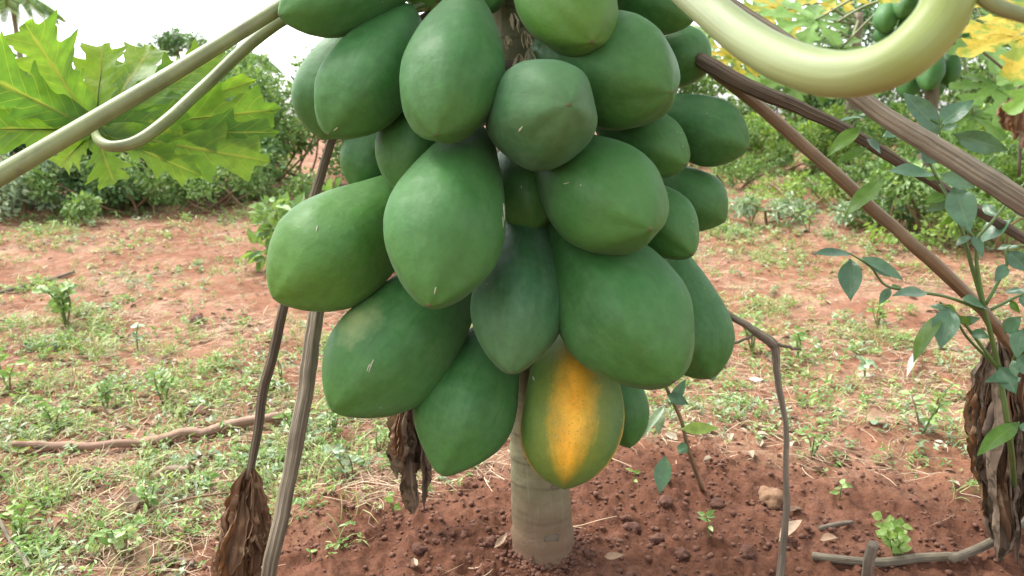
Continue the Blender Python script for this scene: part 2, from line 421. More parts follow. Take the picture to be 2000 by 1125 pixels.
def mat_lime():
    t = NT('lime_leaf_stalk'); uv = t.uv(); o = t.pos(); sep = t.new('ShaderNodeSeparateXYZ'); t.link(uv, sep.inputs[0])
    # pale near the trunk, greener towards the blade
    c = t.ramp(t.math('MULTIPLY_ADD', t.noise(o, 9, 4), 0.18, t.math('MULTIPLY', sep.outputs[1], 0.72)), [(0.50, (0.27, 0.305, 0.19)), (0.74, (0.24, 0.29, 0.12)), (0.86, (0.185, 0.245, 0.035)), (1.0, (0.15, 0.20, 0.02))])
    c = t.mix(t.math('MULTIPLY', t.ramp(t.noise(t.map(uv, (60, 5, 1)), 1.0, 4, 0.6), [(0.45, (0, 0, 0)), (0.7, (1, 1, 1))]), 0.22), c, (0.34, 0.37, 0.19))
    c = t.mix(t.math('MULTIPLY', t.ramp(t.noise(t.map(uv, (9, 3, 1)), 1.0, 5, 0.6), [(0.5, (0, 0, 0)), (0.75, (1, 1, 1))]), 0.22), c, (0.20, 0.25, 0.06))
    vo = t.new('ShaderNodeTexVoronoi'); vo.inputs['Scale'].default_value = 55; t.link(o, vo.inputs[0])
    c = t.mix(t.math('MULTIPLY', t.math('LESS_THAN', vo.outputs['Distance'], 0.16), t.math('GREATER_THAN', t.noise(o, 12, 2), 0.6)), c, (0.25, 0.24, 0.09))
    t.link(c, t.b.inputs['Base Color']); t.set(Roughness=0.42); t.bump(t.noise(t.map(uv, (46, 5, 1)), 1.0, 5), 0.16, 0.004)
    t.b.inputs['Subsurface Weight'].default_value = 0.1; t.b.inputs['Subsurface Radius'].default_value = (0.01, 0.012, 0.004)
    return t.m

G1, G2, GB = (0.021, 0.094, 0.020), (0.042, 0.152, 0.033), (0.120, 0.245, 0.095)
M = dict(
    fruit=mat_fruit('papaya_skin', G1, G2, GB),
    fruit_blue=mat_fruit('papaya_skin_bluish', (0.026, 0.092, 0.034), (0.046, 0.140, 0.050), (0.14, 0.24, 0.14)),
    fruit_scald=mat_fruit('papaya_skin_scalded', G1, G2, GB, False, (0.36, 0.70, 0.07, 0.13, (0.24, 0.30, 0.12))),
    fruit_flank=mat_fruit('papaya_skin_yellow_flank', G1, G2, GB, False, (0.45, 0.55, 0.07, 0.40, (0.16, 0.20, 0.03))),
    fruit_bright=mat_fruit('papaya_skin_bright', (0.038, 0.135, 0.018), (0.065, 0.185, 0.028), (0.13, 0.25, 0.08)),
    fruit_ripe=mat_fruit('papaya_skin_ripening', (0.055, 0.12, 0.018), (0.085, 0.16, 0.028), (0.12, 0.20, 0.06), True),
    scar=mat_plain('blossom_scar', [(0.3, (0.05, 0.055, 0.02)), (0.7, (0.16, 0.16, 0.07))], 300),
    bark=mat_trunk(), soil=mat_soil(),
    stalk_green=mat_stalk('green_leaf_stalk', (0.155, 0.185, 0.070), (0.200, 0.228, 0.105), (0.105, 0.128, 0.045), 8, 0.5, 0.2, patch=(14, 0.56, (0.125, 0.10, 0.072))),
    stalk_lime=mat_lime(),
    stalk_grey=mat_stalk('dry_grey_stalk', (0.145, 0.115, 0.075), (0.30, 0.262, 0.185), (0.032, 0.022, 0.013), 34, 0.85, 0.9),
    stalk_dark=mat_stalk('dry_dark_stalk', (0.080, 0.056, 0.033), (0.185, 0.142, 0.092), (0.020, 0.013, 0.007), 30, 0.8, 0.9),
    stalk_brown=mat_stalk('dry_brown_stalk', (0.15, 0.095, 0.045), (0.235, 0.16, 0.085), (0.06, 0.035, 0.018), 18, 0.6, 0.4),
    twig=mat_stalk('grey_twig', (0.13, 0.10, 0.07), (0.24, 0.20, 0.145), (0.06, 0.042, 0.028), 14, 0.85, 0.6),
    pinkwood=mat_stalk('fallen_branch_bark', (0.25, 0.15, 0.10), (0.36, 0.24, 0.17), (0.14, 0.075, 0.05), 12, 0.85, 0.7),
    stem_green=mat_stalk('green_stem', (0.075, 0.13, 0.03), (0.12, 0.18, 0.05), (0.05, 0.075, 0.02), 8, 0.5, 0.2),
    stem_brown=mat_stalk('brown_stem', (0.16, 0.10, 0.05), (0.25, 0.17, 0.09), (0.07, 0.045, 0.02), 8, 0.7, 0.3),
    leaf_big=mat_leaf('papaya_leaf_young', [(0, (0.085, 0.20, 0.022)), (0.5, (0.14, 0.28, 0.030)), (1, (0.24, 0.38, 0.04))], (1.1, 1.1, 0.65), 0.68, 0.45, (0.36, 0.42, 0.06), (13, 0.60, (0.36, 0.44, 0.04))),
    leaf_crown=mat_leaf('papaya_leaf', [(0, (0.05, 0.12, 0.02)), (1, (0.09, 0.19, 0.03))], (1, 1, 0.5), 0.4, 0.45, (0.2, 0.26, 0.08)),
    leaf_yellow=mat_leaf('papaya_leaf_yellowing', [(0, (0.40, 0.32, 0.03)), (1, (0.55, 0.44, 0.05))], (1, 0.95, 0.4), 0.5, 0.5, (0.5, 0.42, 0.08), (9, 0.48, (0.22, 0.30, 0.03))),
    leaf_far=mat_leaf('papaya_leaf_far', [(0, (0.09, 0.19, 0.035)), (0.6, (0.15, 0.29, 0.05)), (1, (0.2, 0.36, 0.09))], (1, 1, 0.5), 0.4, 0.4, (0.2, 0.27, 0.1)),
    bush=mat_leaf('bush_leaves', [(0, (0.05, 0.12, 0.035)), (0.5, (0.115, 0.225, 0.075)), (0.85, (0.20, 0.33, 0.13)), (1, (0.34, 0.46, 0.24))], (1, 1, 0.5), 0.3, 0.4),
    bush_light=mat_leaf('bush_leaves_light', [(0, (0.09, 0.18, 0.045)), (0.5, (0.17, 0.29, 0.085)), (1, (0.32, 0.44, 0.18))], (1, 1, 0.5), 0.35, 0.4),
    weed=mat_leaf('weed_leaves', [(0, (0.12, 0.22, 0.055)), (0.4, (0.20, 0.33, 0.09)), (0.75, (0.32, 0.45, 0.17)), (1, (0.50, 0.57, 0.30))], (1, 1, 0.55), 0.4, 0.38),
    weed_blue=mat_leaf('weed_leaves_greyish', [(0, (0.16, 0.24, 0.13)), (0.6, (0.28, 0.38, 0.23)), (1, (0.46, 0.54, 0.38))], (1, 1, 0.6), 0.3, 0.38),
    weed_lime=mat_leaf('weed_leaves_lime', [(0, (0.15, 0.27, 0.05)), (0.7, (0.27, 0.40, 0.10)), (1, (0.42, 0.50, 0.18))], (1, 1, 0.5), 0.45, 0.4),
    grass=mat_leaf('grass_blades', [(0, (0.14, 0.22, 0.06)), (0.6, (0.26, 0.34, 0.10)), (1, (0.45, 0.44, 0.20))], (1, 1, 0.6), 0.3, 0.5),
    straw=mat_plain('dry_straw', [(0, (0.16, 0.09, 0.05)), (0.5, (0.32, 0.21, 0.13)), (1, (0.50, 0.40, 0.27))], 40, 0.8, 0.2, True),
    litter=mat_plain('dead_leaf_litter', [(0, (0.16, 0.09, 0.05)), (0.5, (0.26, 0.17, 0.105)), (1, (0.40, 0.34, 0.25))], 40, 0.8, 0.3, True),
    dead=mat_leaf('dead_brown_leaf', [(0, (0.06, 0.03, 0.015)), (0.5, (0.15, 0.075, 0.035)), (1, (0.30, 0.18, 0.09))], (1, 0.8, 0.5), 0.2, 0.8, None, (34, 0.56, (0.30, 0.20, 0.11))),
    dead_grey=mat_leaf('dead_greyish_leaf', [(0, (0.06, 0.04, 0.028)), (0.5, (0.15, 0.105, 0.07)), (1, (0.28, 0.21, 0.14))], (1, 0.8, 0.5), 0.15, 0.85, None, (36, 0.50, (0.06, 0.04, 0.022))),
    chili=mat_leaf('chili_leaf', [(0, (0.045, 0.105, 0.055)), (0.5, (0.068, 0.150, 0.075)), (1, (0.105, 0.195, 0.10))], (1, 1.1, 0.5), 0.22, 0.36, (0.10, 0.17, 0.09)),
    chili_bright=mat_leaf('chili_leaf_bright', [(0, (0.07, 0.17, 0.02)), (1, (0.12, 0.24, 0.03))], (1, 1, 0.4), 0.5, 0.42, (0.14, 0.24, 0.05)),  # brighter, more yellow-green leaf tone
    clod=mat_plain('soil_clod', [(0.3, (0.070, 0.028, 0.017)), (0.7, (0.135, 0.060, 0.037))], 30, 0.95, 0.8),
    crumb=mat_plain('soil_crumb', [(0.3, (0.095, 0.039, 0.023)), (0.7, (0.160, 0.074, 0.045))], 60, 0.95, 0.2),
    clod_tan=mat_plain('tan_clod', [(0.3, (0.17, 0.09, 0.05)), (0.7, (0.30, 0.18, 0.10))], 40, 0.95, 0.8),
    pale=mat_plain('pale_litter', [(0.3, (0.28, 0.24, 0.19)), (0.7, (0.45, 0.40, 0.33))], 30, 0.8, 0.4),
    latex=mat_plain('dried_latex', [(0.3, (0.28, 0.29, 0.18)), (0.7, (0.45, 0.46, 0.34))], 200, 0.7, 0.2),
    flower=mat_plain('dried_flower', [(0.3, (0.30, 0.24, 0.12)), (0.7, (0.5, 0.44, 0.28))], 60, 0.8, 0.4),
)

# ------------------------------------------------------------------ ground
def build_ground():
    fine = np.radians(np.linspace(-46, 46, 470)); rest = np.radians(np.linspace(46, 314, 70)[1:-1])
    ang = np.concatenate([fine, rest])
    r = np.concatenate([[0.02, 0.2, 0.4, 0.6, 0.8], np.geomspace(0.95, 12, 420), np.geomspace(12, 400, 45)[1:]])
    nA, nR = len(ang), len(r)
    X = r[:, None] * np.sin(ang)[None]; Y = r[:, None] * np.cos(ang)[None]
    Z = hground(X, Y)
    V = np.stack([X, Y, Z], -1).reshape(-1, 3)
    i, j = np.meshgrid(np.arange(nR - 1), np.arange(nA), indexing='ij'); j2 = (j + 1) % nA
    F = np.stack([i * nA + j, (i + 1) * nA + j, (i + 1) * nA + j2, i * nA + j2], -1).reshape(-1, 4)[:, ::-1]
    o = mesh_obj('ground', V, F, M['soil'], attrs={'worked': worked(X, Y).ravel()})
    tag(o, 'reddish brown bare soil of the papaya field', kind='structure')
build_ground()

def icos(sub):
    import bmesh
    b = bmesh.new(); bmesh.ops.create_icosphere(b, subdivisions=sub, radius=1.0)
    b.verts.ensure_lookup_table()
    v = np.array([q.co[:] for q in b.verts]); f = np.array([[x.index for x in p.verts] for p in b.faces]); b.free(); return v, f

IC1, IC2, IC3 = icos(1), icos(2), icos(3)

def lump_geo(base, seed, r):
    v, f = base
    d = 1 + 0.9 * (fbm(v[:, 0] * 1.6 + seed * 3.7, v[:, 1] * 1.6 + v[:, 2] * 1.3 - seed, seed, 3) - 0.5) + 0.5 * (fbm(v[:, 0] * 4 + v[:, 2] * 3 + seed, v[:, 1] * 4 - seed * 2, seed + 5, 2) - 0.5)
    s = np.array([1, random.uniform(0.75, 1.1), random.uniform(0.6, 0.85)])
    return v * d[:, None] * s * r, f

def build_crumbs():
    shapes = [lump_geo(IC1, k, 1.0) for k in range(10)]
    Vs, Fs = [], []; off = 0
    n = 0
    while n < 11000:
        x = random.uniform(-1.3, 1.9); y = random.uniform(1.2, 2.6)
        wk = float(worked(x, y))
        if random.random() > 0.12 + wk: continue
        r = 0.0012 + 0.0075 * random.random() ** 6
        v, f = random.choice(shapes); a = random.uniform(0, 6.28); ca, sa = math.cos(a), math.sin(a)
        q = np.stack([v[:, 0] * ca - v[:, 1] * sa, v[:, 0] * sa + v[:, 1] * ca, v[:, 2]], 1) * r
        Vs.append(q + np.array([x, y, 0])); Fs.append(f + off); off += len(v); n += 1
    for k in range(420):                      # soil heaped against the foot of the trunk
        a = random.uniform(0, 6.28); q = 0.058 + abs(random.gauss(0, .022)); r = random.uniform(.002, .007)
        v, f = random.choice(shapes)
        Vs.append(v * r + np.array([TX + q * math.cos(a), TY + q * math.sin(a), max(0, .075 - q) * .5])); Fs.append(f + off); off += len(v)
    V = np.vstack(Vs); nv = len(shapes[0][0])
    cx = V[:, :2].reshape(-1, nv, 2).mean(1); V[:, 2] += np.repeat(hground(cx[:, 0], cx[:, 1]) + 0.002, nv)
    tag(mesh_obj('soil_crumbs', V, np.vstack(Fs), M['crumb']), 'loose red soil crumbs on the hoed ground', kind='stuff')
build_crumbs()

# ------------------------------------------------------------------ main papaya tree
tree = empty('papaya_tree', (TX, TY, 0))
tag(tree, 'large papaya tree with ringed pale trunk loaded with green fruit', 'papaya tree')

def trunk_x(z): return TX - 0.055 * z
def trunk_at(z): return np.array([trunk_x(z), TY - 0.0 * z, z])

def build_trunk():
    n, seg = 150, 36
    z = np.linspace(-0.06, 1.75, n); th = np.linspace(0, 2 * np.pi, seg, endpoint=False)
    rad = np.interp(z, [-0.06, 0.0, 0.06, 0.2, 0.6, 1.1, 1.75], [0.070, 0.064, 0.060, 0.057, 0.052, 0.044, 0.034])
    ring = np.zeros(n)
    for c in (0.035, 0.105, 0.165, 0.215, 0.27, 0.33, 0.40, 0.46, 0.53, 0.6, 0.66, 0.73, 0.8, 0.86, 0.92, 0.99, 1.05, 1.12):
        ring += 0.0030 * np.exp(-((z - c) / 0.006) ** 2) - 0.0022 * np.exp(-((z - c - 0.012) / 0.007) ** 2)
    T, Z = np.meshgrid(th, z)
    R = rad[:, None] + ring[:, None] * (0.5 + fbm(T * 1.5, Z * 9, 77, 2)) + 0.005 * (fbm(np.cos(T) * 1.3 + 5, np.sin(T) * 1.3 + Z * 4, 70, 3) - 0.5)
    V = np.stack([trunk_x(Z) + R * np.cos(T), TY + R * np.sin(T), Z], -1).reshape(-1, 3)
    i, j = np.meshgrid(np.arange(n - 1), np.arange(seg), indexing='ij'); j2 = (j + 1) % seg
    F = np.stack([i * seg + j, i * seg + j2, (i + 1) * seg + j2, (i + 1) * seg + j], -1).reshape(-1, 4)
    uv = np.stack([T / 6.2832, Z], -1).reshape(-1, 2)
    tr = put(tree, 'trunk', V, F, M['bark'], uv=uv)
    # leaf scars: shallow shield-shaped bosses left by fallen leaves
    for k, (zz, az) in enumerate([(0.10, -95), (0.155, -60), (0.215, -120), (0.05, -75), (0.95, -110), (1.02, -80), (0.19, -30), (0.88, -85)]):
        a = math.radians(az); rr = float(np.interp(zz, z, rad)) - 0.0005
        b, f = lump_geo(IC2, k + 3, 1.0)
        v = b * np.array([0.0025, 0.014, 0.010])
        ca, sa = math.cos(a), math.sin(a)
        v = np.stack([v[:, 0] * ca - v[:, 1] * sa, v[:, 0] * sa + v[:, 1] * ca, v[:, 2]], 1) + np.array([trunk_x(zz) + rr * ca, TY + rr * sa, zz])
        s = put(tree, 'leaf_scar', v, f, M['twig'], uv=np.full((len(v), 2), (0.3, 0.5)))
build_trunk()

# ------------------------------------------------------------------ papayas
OVAL = [(0, .16), (.02, .30), (.06, .44), (.14, .62), (.25, .79), (.38, .92), (.5, .985), (.6, 1), (.7, .965), (.8, .86), (.88, .70), (.94, .49), (.975, .29), (.993, .12), (1, .03)]
PEAR = [(0, .13), (.02, .23), (.06, .32), (.14, .42), (.25, .545), (.38, .715), (.5, .87), (.6, .965), (.68, 1), (.77, .965), (.86, .80), (.93, .56), (.97, .34), (.992, .14), (1, .03)]

POINT = [(0, 1), (.55, 1), (.64, .995), (.72, .97), (.8, .93), (.88, .86), (.94, .80), (.975, .80), (1, 1)]

def profile(neck, t, pt=0.5):
    o = np.array(OVAL); p = np.array(PEAR)
    def sm(a):
        # smooth interpolation through control points
        tt = np.linspace(0, 1, 600); r = np.interp(tt, a[:, 0], a[:, 1])
        k = np.hanning(31); k /= k.sum(); rp = np.concatenate([2 * r[0] - r[15:0:-1], r, 2 * r[-1] - r[-2:-17:-1]])
        q = np.convolve(rp, k, 'valid'); wgt = sstep(0, 0.03, tt) * sstep(0, 0.02, 1 - tt); q = q * wgt + r * (1 - wgt)
        return np.interp(t, tt, q)
    k = np.interp(t, *np.array(POINT).T)
    return (sm(o) * (1 - neck) + sm(p) * neck) * (1 - pt + pt * k)

def papaya(stem, tip, wpx, neck, m, label, group, seed, pt=0.6, tiny=False, drips=()):
    A, B = at(*stem), at(*tip)
    zmid = stem[2] * 0.35 + tip[2] * 0.65
    R = wpx * zmid / FPX / 2
    L = np.linalg.norm(B - A); ax = (B - A) / L
    toc = CAM - (A + B) / 2; toc = toc - ax * np.dot(toc, ax); toc /= np.linalg.norm(toc)
    sd_ = np.cross(ax, toc)
    n, seg = (24, 20) if tiny else (54, 48)
    t = 0.5 - 0.5 * np.cos(np.linspace(0, np.pi, n)); t = 0.6 * t + 0.4 * np.linspace(0, 1, n)
    th = np.linspace(0, 2 * np.pi, seg, endpoint=False)
    rs = np.random.default_rng(seed)
    TT, TH = np.meshgrid(t, th, indexing='ij')
    r = profile(neck, t, pt)[:, None] * R * (1 + (0.024 + 0.06 * TT ** 7) * np.cos(5 * (TH - np.pi) + 0.0) + 0.022 * np.cos(2 * TH + rs.uniform(0, 6)) + 0.10 * (fbm(np.cos(TH) * 0.9 + seed * 3.1, np.sin(TH) * 0.9 + TT * 2.4, seed, 3) - 0.5))
    bend = rs.uniform(-0.03, 0.03) * L; bend2 = rs.uniform(-0.035, 0.035) * L
    # local frame: +X towards viewer side, -Z along the axis
    lx = r * -np.cos(TH) + bend * np.sin(np.pi * TT); ly = r * -np.sin(TH) + bend2 * np.sin(np.pi * TT); lz = -TT * L
    V = np.stack([lx, ly, lz], -1).reshape(-1, 3)
    uv = np.stack([TH / (2 * np.pi), TT], -1).reshape(-1, 2)
    i, j = np.meshgrid(np.arange(n - 1), np.arange(seg), indexing='ij'); j2 = (j + 1) % seg
    # separate seam column so that u runs cleanly to 1
    V = V.reshape(n, seg, 3); V = np.concatenate([V, V[:, :1]], 1).reshape(-1, 3)
    uv = uv.reshape(n, seg, 2); us = uv[:, :1].copy(); us[..., 0] = 1.0; uv = np.concatenate([uv, us], 1).reshape(-1, 2)
    sg = seg + 1
    F = np.stack([i * sg + j, i * sg + j + 1, (i + 1) * sg + j + 1, (i + 1) * sg + j], -1).reshape(-1, 4)
    o = mesh_obj('papaya', V, F, m, uv=uv)
    X, Zv = Vector(toc), Vector(-ax); Yv = Zv.cross(X)
    mw = Matrix((X, Yv, Zv)).transposed().to_4x4(); mw.translation = Vector(A); o.matrix_world = mw
    tag(o, label, 'papaya', group)
    # parts
    v, f = lump_geo(IC1 if tiny else IC2, seed, 1.0); s = 0.0036 if not tiny else 0.003
    sc = mesh_obj('blossom_scar', v * np.array([s, s, s * 0.55]) + np.array([0, 0, -L + s * 0.1]), f, M['scar'], o)
    Vg = V.reshape(n, sg, 3)
    for (dv, du, dl, dr_) in drips:
        # dried latex: a short raised thread on the skin
        ts = np.clip(np.linspace(dv, dv + dl / L, 6), 0, 1); us_ = du + rs.uniform(-.006, .006, 6).cumsum(); P = []
        for q, u_ in zip(ts, us_):
            ii = min(n - 1, int(np.searchsorted(t, q))); P.append(Vg[ii, int(round(u_ * seg)) % seg] * (1 - abs(0)))
        P0 = Vg[min(n - 1, int(np.searchsorted(t, dv))), int(round(du * seg)) % seg]; P1 = Vg[min(n - 1, int(np.searchsorted(t, dv + dl / L)) + 1), (int(round(du * seg)) + 1) % seg]
        d_ = P1 - P0; d_ = d_ / (np.linalg.norm(d_) + 1e-9) * dl
        Vt, l, s_, u2 = tube_geo([P0, P0 + d_ * .4 + rs.normal(size=3) * dl * .03, P0 + d_], [dr_ * .6, dr_, dr_ * .4], n=10, seg=6, wob=.3)
        mesh_obj('latex_drip', Vt, l, M['latex'], o, sizes=s_, uv=u2)
    if not tiny:
        T0 = trunk_at(float(np.clip(A[2] + 0.05, 0.2, 1.5))); mi = mw.inverted()
        p0 = np.array(mi @ Vector(T0)); P = [p0, p0 * 0.4 + np.array([0, 0, 0.012]), np.array([0, 0, 0.0]), np.array([0, 0, -0.012])]
        Vt, l, s_, u_ = tube_geo(P, [0.007, 0.0065, 0.0075, 0.010], n=12, seg=10)
        mesh_obj('fruit_stalk', Vt, l, M['stem_green'], o, sizes=s_, uv=u_)
    return o

GRP = 'papayas hanging on the large tree'
FR = [  # stem (px, py, depth), tip, width px, neck, material, label
 ((830,-62,1.36),(545,30,1.25),150,0.3,'fruit','green papaya at the top left corner of the cluster, lying sideways against the sky'),
 ((690,55,1.48),(628,272,1.50),150,0.3,'fruit','pale slim papaya half hidden at the left edge behind a larger one'),
 ((800,18,1.37),(642,262,1.25),178,0.4,'fruit','oval papaya slanting down left, just under the sideways top left one'),
 ((912,-6,1.30),(852,264,1.13),206,0.35,'fruit','upright oval papaya left of the bare upper trunk'),
 ((850,160,1.42),(782,372,1.33),150,0.35,'fruit','papaya peeping out behind the neck of the biggest front fruit'),
 ((790,225,1.48),(692,372,1.46),125,0.3,'fruit','small dark papaya in the gap above the long-necked left one'),
 ((850,335,1.47),(534,582,1.30),230,0.95,'fruit_bright','big long-necked papaya jutting out farthest to the left'),
 ((928,252,1.34),(838,597,1.12),240,0.65,'fruit','biggest front papaya left of centre, pear-shaped with a pointed tip'),
 ((1012,230,1.36),(1112,204,1.07),212,0.0,'fruit_blue','round-looking papaya in the middle with its tip aimed at the viewer'),
 ((1058,-125,1.34),(1156,82,1.16),194,0.25,'fruit_bright','bright green papaya hanging in from the top edge right of the trunk'),
 ((1050,100,1.40),(1312,180,1.20),226,0.4,'fruit','large papaya pointing right, tip showing, below the bright top one'),
 ((1175,-75,1.40),(1352,42,1.33),128,0.2,'fruit','dark papaya cut by the top edge beside the thick lime stalk'),
 ((1265,65,1.48),(1382,140,1.44),120,0.2,'fruit','small papaya behind the large right-pointing one, under the lime stalk'),
 ((1262,210,1.46),(1462,290,1.40),132,0.35,'fruit','oblong papaya sticking out farthest right at the upper side'),
 ((1165,215,1.42),(1340,322,1.33),136,0.3,'fruit','papaya wedged between the right-pointing large one and the oblong one'),
 ((1062,272,1.40),(1270,448,1.14),222,0.55,'fruit','plump papaya right of centre with a pale scratch on its flank'),
 ((1285,335,1.48),(1416,432,1.45),122,0.3,'fruit','short pointed papaya at the right rim below the oblong one'),
 ((1225,365,1.44),(1352,497,1.32),128,0.3,'fruit','papaya with pointed lower tip tucked right of the plump one'),
 ((1078,418,1.44),(1316,744,1.20),268,0.75,'fruit','largest papaya of the lower right, broad and smooth'),
 ((1300,480,1.50),(1388,740,1.46),168,0.45,'fruit_flank','papaya with yellowish flank behind the largest lower right one'),
 ((1025,400,1.42),(998,728,1.23),192,0.6,'fruit_blue','pointed papaya hanging straight down in the centre of the cluster'),
 ((1015,268,1.43),(1040,450,1.34),140,0.2,'fruit','small dark papaya deep in the gap at the centre'),
 ((932,478,1.50),(650,803,1.31),232,0.6,'fruit_scald','large papaya low on the left with a pale sun scald'),
 ((985,625,1.51),(862,927,1.34),205,0.55,'fruit','lowest green papaya left of the trunk, white latex along its top edge'),
 ((1118,610,1.49),(1102,955,1.36),200,0.15,'fruit_ripe','ripening papaya with an orange stripe in front of the trunk'),
 ((1190,680,1.56),(1230,874,1.55),98,0.3,'fruit','dark green papaya mostly hidden right of the orange striped one'),
 ((800,-130,1.42),(838,16,1.38),95,0.2,'fruit_bright','yellow-green papaya showing only its tip at the top edge left of the trunk'),
 ((940,-150,1.38),(945,24,1.30),110,0.2,'fruit','papaya end at the top edge just left of the bare trunk'),
]
DR = {15: [(.42, .56, .03, .0016), (.62, .46, .012, .0012)], 23: [(.16, .36, .05, .0022), (.24, .345, .03, .0016), (.33, .33, .02, .0018)], 22: [(.78, .47, .022, .0013), (.81, .485, .014, .001)], 7: [(.50, .66, .03, .0016), (.58, .675, .02, .0013), (.95, .53, .012, .0013)], 8: [(.80, .45, .012, .0016)], 21: [(.72, .48, .02, .0014)], 20: [(.6, .38, .02, .001)], 24: [(.42, .33, .012, .0018)], 2: [(.97, .55, .012, .0014)], 6: [(.7, .42, .010, .0016)]}
for k, (a, b, wp, nk, mm, lab) in enumerate(FR):
    papaya(a, b, wp, nk, M[mm], lab, GRP, 11 + k, 1.25 if k in (7, 20, 23, 16, 17) else (0.0 if k == 24 else 0.6), drips=DR.get(k, ()))

# ------------------------------------------------------------------ papaya leaves
def lobe_geo(A, tip, W, nrm, droop=0.1, teeth=3, seed=0, n=46, base=0.30):
    """one lobed finger of a papaya leaf; strip with forward-swept pointed sub-lobes"""
    rs = np.random.default_rng(seed)
    A = np.asarray(A, float); tip = np.asarray(tip, float); d = tip - A; L = np.linalg.norm(d); d /= L
    nrm = np.asarray(nrm, float); nrm = nrm - d * np.dot(nrm, d); nrm /= np.linalg.norm(nrm); side = np.cross(d, nrm)
    t = np.linspace(0, 1, n)
    cols = np.array([-1, -0.6, -0.25, 0, 0.25, 0.6, 1.0])
    env = np.interp(t, [0, .12, .3, .5, .7, .85, .95, 1], [base, .42, .50, .95, 1.0, .72, .36, 0.02])
    V = np.zeros((n, 7, 3)); uv = np.zeros((n, 7, 2))
    for sgn, cc in ((-1, (0, 1, 2)), (1, (4, 5, 6)), (0, (3,))):
        ph = rs.uniform(-0.06, 0.06)
        x = np.clip((t + ph) * teeth, 0, None) % 1.0
        saw = np.where(x < 0.72, 0.42 + 0.58 * (x / 0.72) ** 1.4, 1 - 0.58 * (x - 0.72) / 0.28)
        fine = 1 + (0.16 * np.abs(np.sin(t * teeth * 3 * np.pi + ph * 9)) + 0.22 * (fbm(t * 13 + seed, t * 0 + sgn, seed % 23, 2) - .5)) * (t > 0.3)
        mixk = sstep(0.18, 0.40, t)
        wdt = W * 0.5 * env * (1 - mixk + mixk * saw * fine)
        for c in cc:
            q = cols[c] if sgn else 0
            off = np.abs(q) * wdt
            s = t * L * (1 - 0.12 * (t > 0.9) * 0) + off * 0.55
            s = np.minimum(s, L * 1.02)
            wav = 0.10 * W * (fbm(t * 5 + seed, np.full(n, q * 1.4), 60 + seed % 17, 2) - 0.5) * (0.3 + abs(q))
            z = -droop * L * t ** 2 + 0.14 * off * (1 if sgn else 0) + wav
            V[:, c] = A + d * s[:, None] + side * (q * wdt)[:, None] + nrm * z[:, None]
            uv[:, c, 0] = q; uv[:, c, 1] = t * (teeth / 3.0)
    i, j = np.meshgrid(np.arange(n - 1), np.arange(6), indexing='ij')
    F = np.stack([i * 7 + j, i * 7 + j + 1, (i + 1) * 7 + j + 1, (i + 1) * 7 + j], -1).reshape(-1, 4)
    return V.reshape(-1, 3), F, uv.reshape(-1, 2), V[:, 3]

def papaya_leaf(parent, A, lobes, nrm, m, rib_m, rib_r=0.004, seed=0, name='leaf', n=46, teeth=3, droop=0.1):
    """lobes: list of (tip point, width)"""
    Vs, Fs, us, rn, ribs = [], [], [], [], []; off = 0
    for k, (tip, W) in enumerate(lobes):
        V, F, uv, sp = lobe_geo(A, tip, W, nrm, droop, teeth, seed + k, n)
        Nn = np.asarray(nrm, float) / np.linalg.norm(nrm)
        V = V + Nn * (0.0012 * (k % 3))
        Vs.append(V); Fs.append(F + off); us.append(uv); off += len(V)
        rn.append(np.clip(0.5 + 0.5 * (fbm(V[:, 0] * 9, V[:, 2] * 9 + V[:, 1] * 5, seed + k, 2) - 0.5) * 2 + random.uniform(-.2, .2), 0, 1))
        ribs.append((sp[::5] - Nn * 0.001, [rib_r, rib_r * 0.6, rib_r * 0.2], dict(n=14, seg=6)))
    o = put(parent, name, np.vstack(Vs), np.vstack(Fs), m, uv=np.vstack(us), attrs={'rnd': np.concatenate(rn)})
    if rib_m:
        r = tubes_joined(None, 'leaf_ribs', ribs, rib_m); r.parent = o
        r.matrix_parent_inverse = (Matrix.Translation(parent.location)).inverted() if False else o.matrix_parent_inverse.copy() @ Matrix.Identity(4)
        r.matrix_parent_inverse = Matrix.Identity(4)
    return o

def leaf_lobes(A, R, W, nrm, k=7, spread=300, start=None, jit=0.1, seed=0):
    """palmate fan of lobes in the plane with normal nrm; start = direction of the middle lobe"""
    rs = random.Random(seed); nv = Vector(nrm).normalized(); st = Vector(start); st = (st - nv * st.dot(nv)).normalized()
    out = []
    for i in range(k):
        a = math.radians(-spread / 2 + spread * i / (k - 1))
        d = Quaternion(nv, a) @ st
        f = 1 - 0.42 * abs(i - (k - 1) / 2) / ((k - 1) / 2)
        out.append((np.array(A) + np.array(d) * R * f * rs.uniform(1 - jit, 1 + jit), W * f))
    return out

# green stalks with their leaves
def stalk(pts, r, m, name='leaf_stalk', **k):
    return tube(tree, name, [at(*p) if len(p) == 3 else np.array(p[0]) for p in pts], r, m, **k)

crown_pt = lambda a, z=1.28: trunk_at(z) + np.array([0.04 * math.cos(a), 0.04 * math.sin(a), 0])

# far-left straight stalk, its blade hangs outside the frame
s = tube(tree, 'leaf_stalk', [crown_pt(3.4), at(780,-128,1.36), at(548,14,1.28), at(300,166,1.20), at(0,343,1.12), at(-170,446,1.08), at(-420,600,1.02)], [.014,.0125,.0115,.0125,.0140,.0145,.012], M['stalk_green'], n=40, seg=18)
A = at(-420,600,1.02)
papaya_leaf(tree, A, leaf_lobes(A, .26, .14, (-.2,-.2,1), 7, 290, (-1,-.1,-.3), seed=3), (-.2,-.2,1), M['leaf_crown'], M['stalk_green'], seed=31)
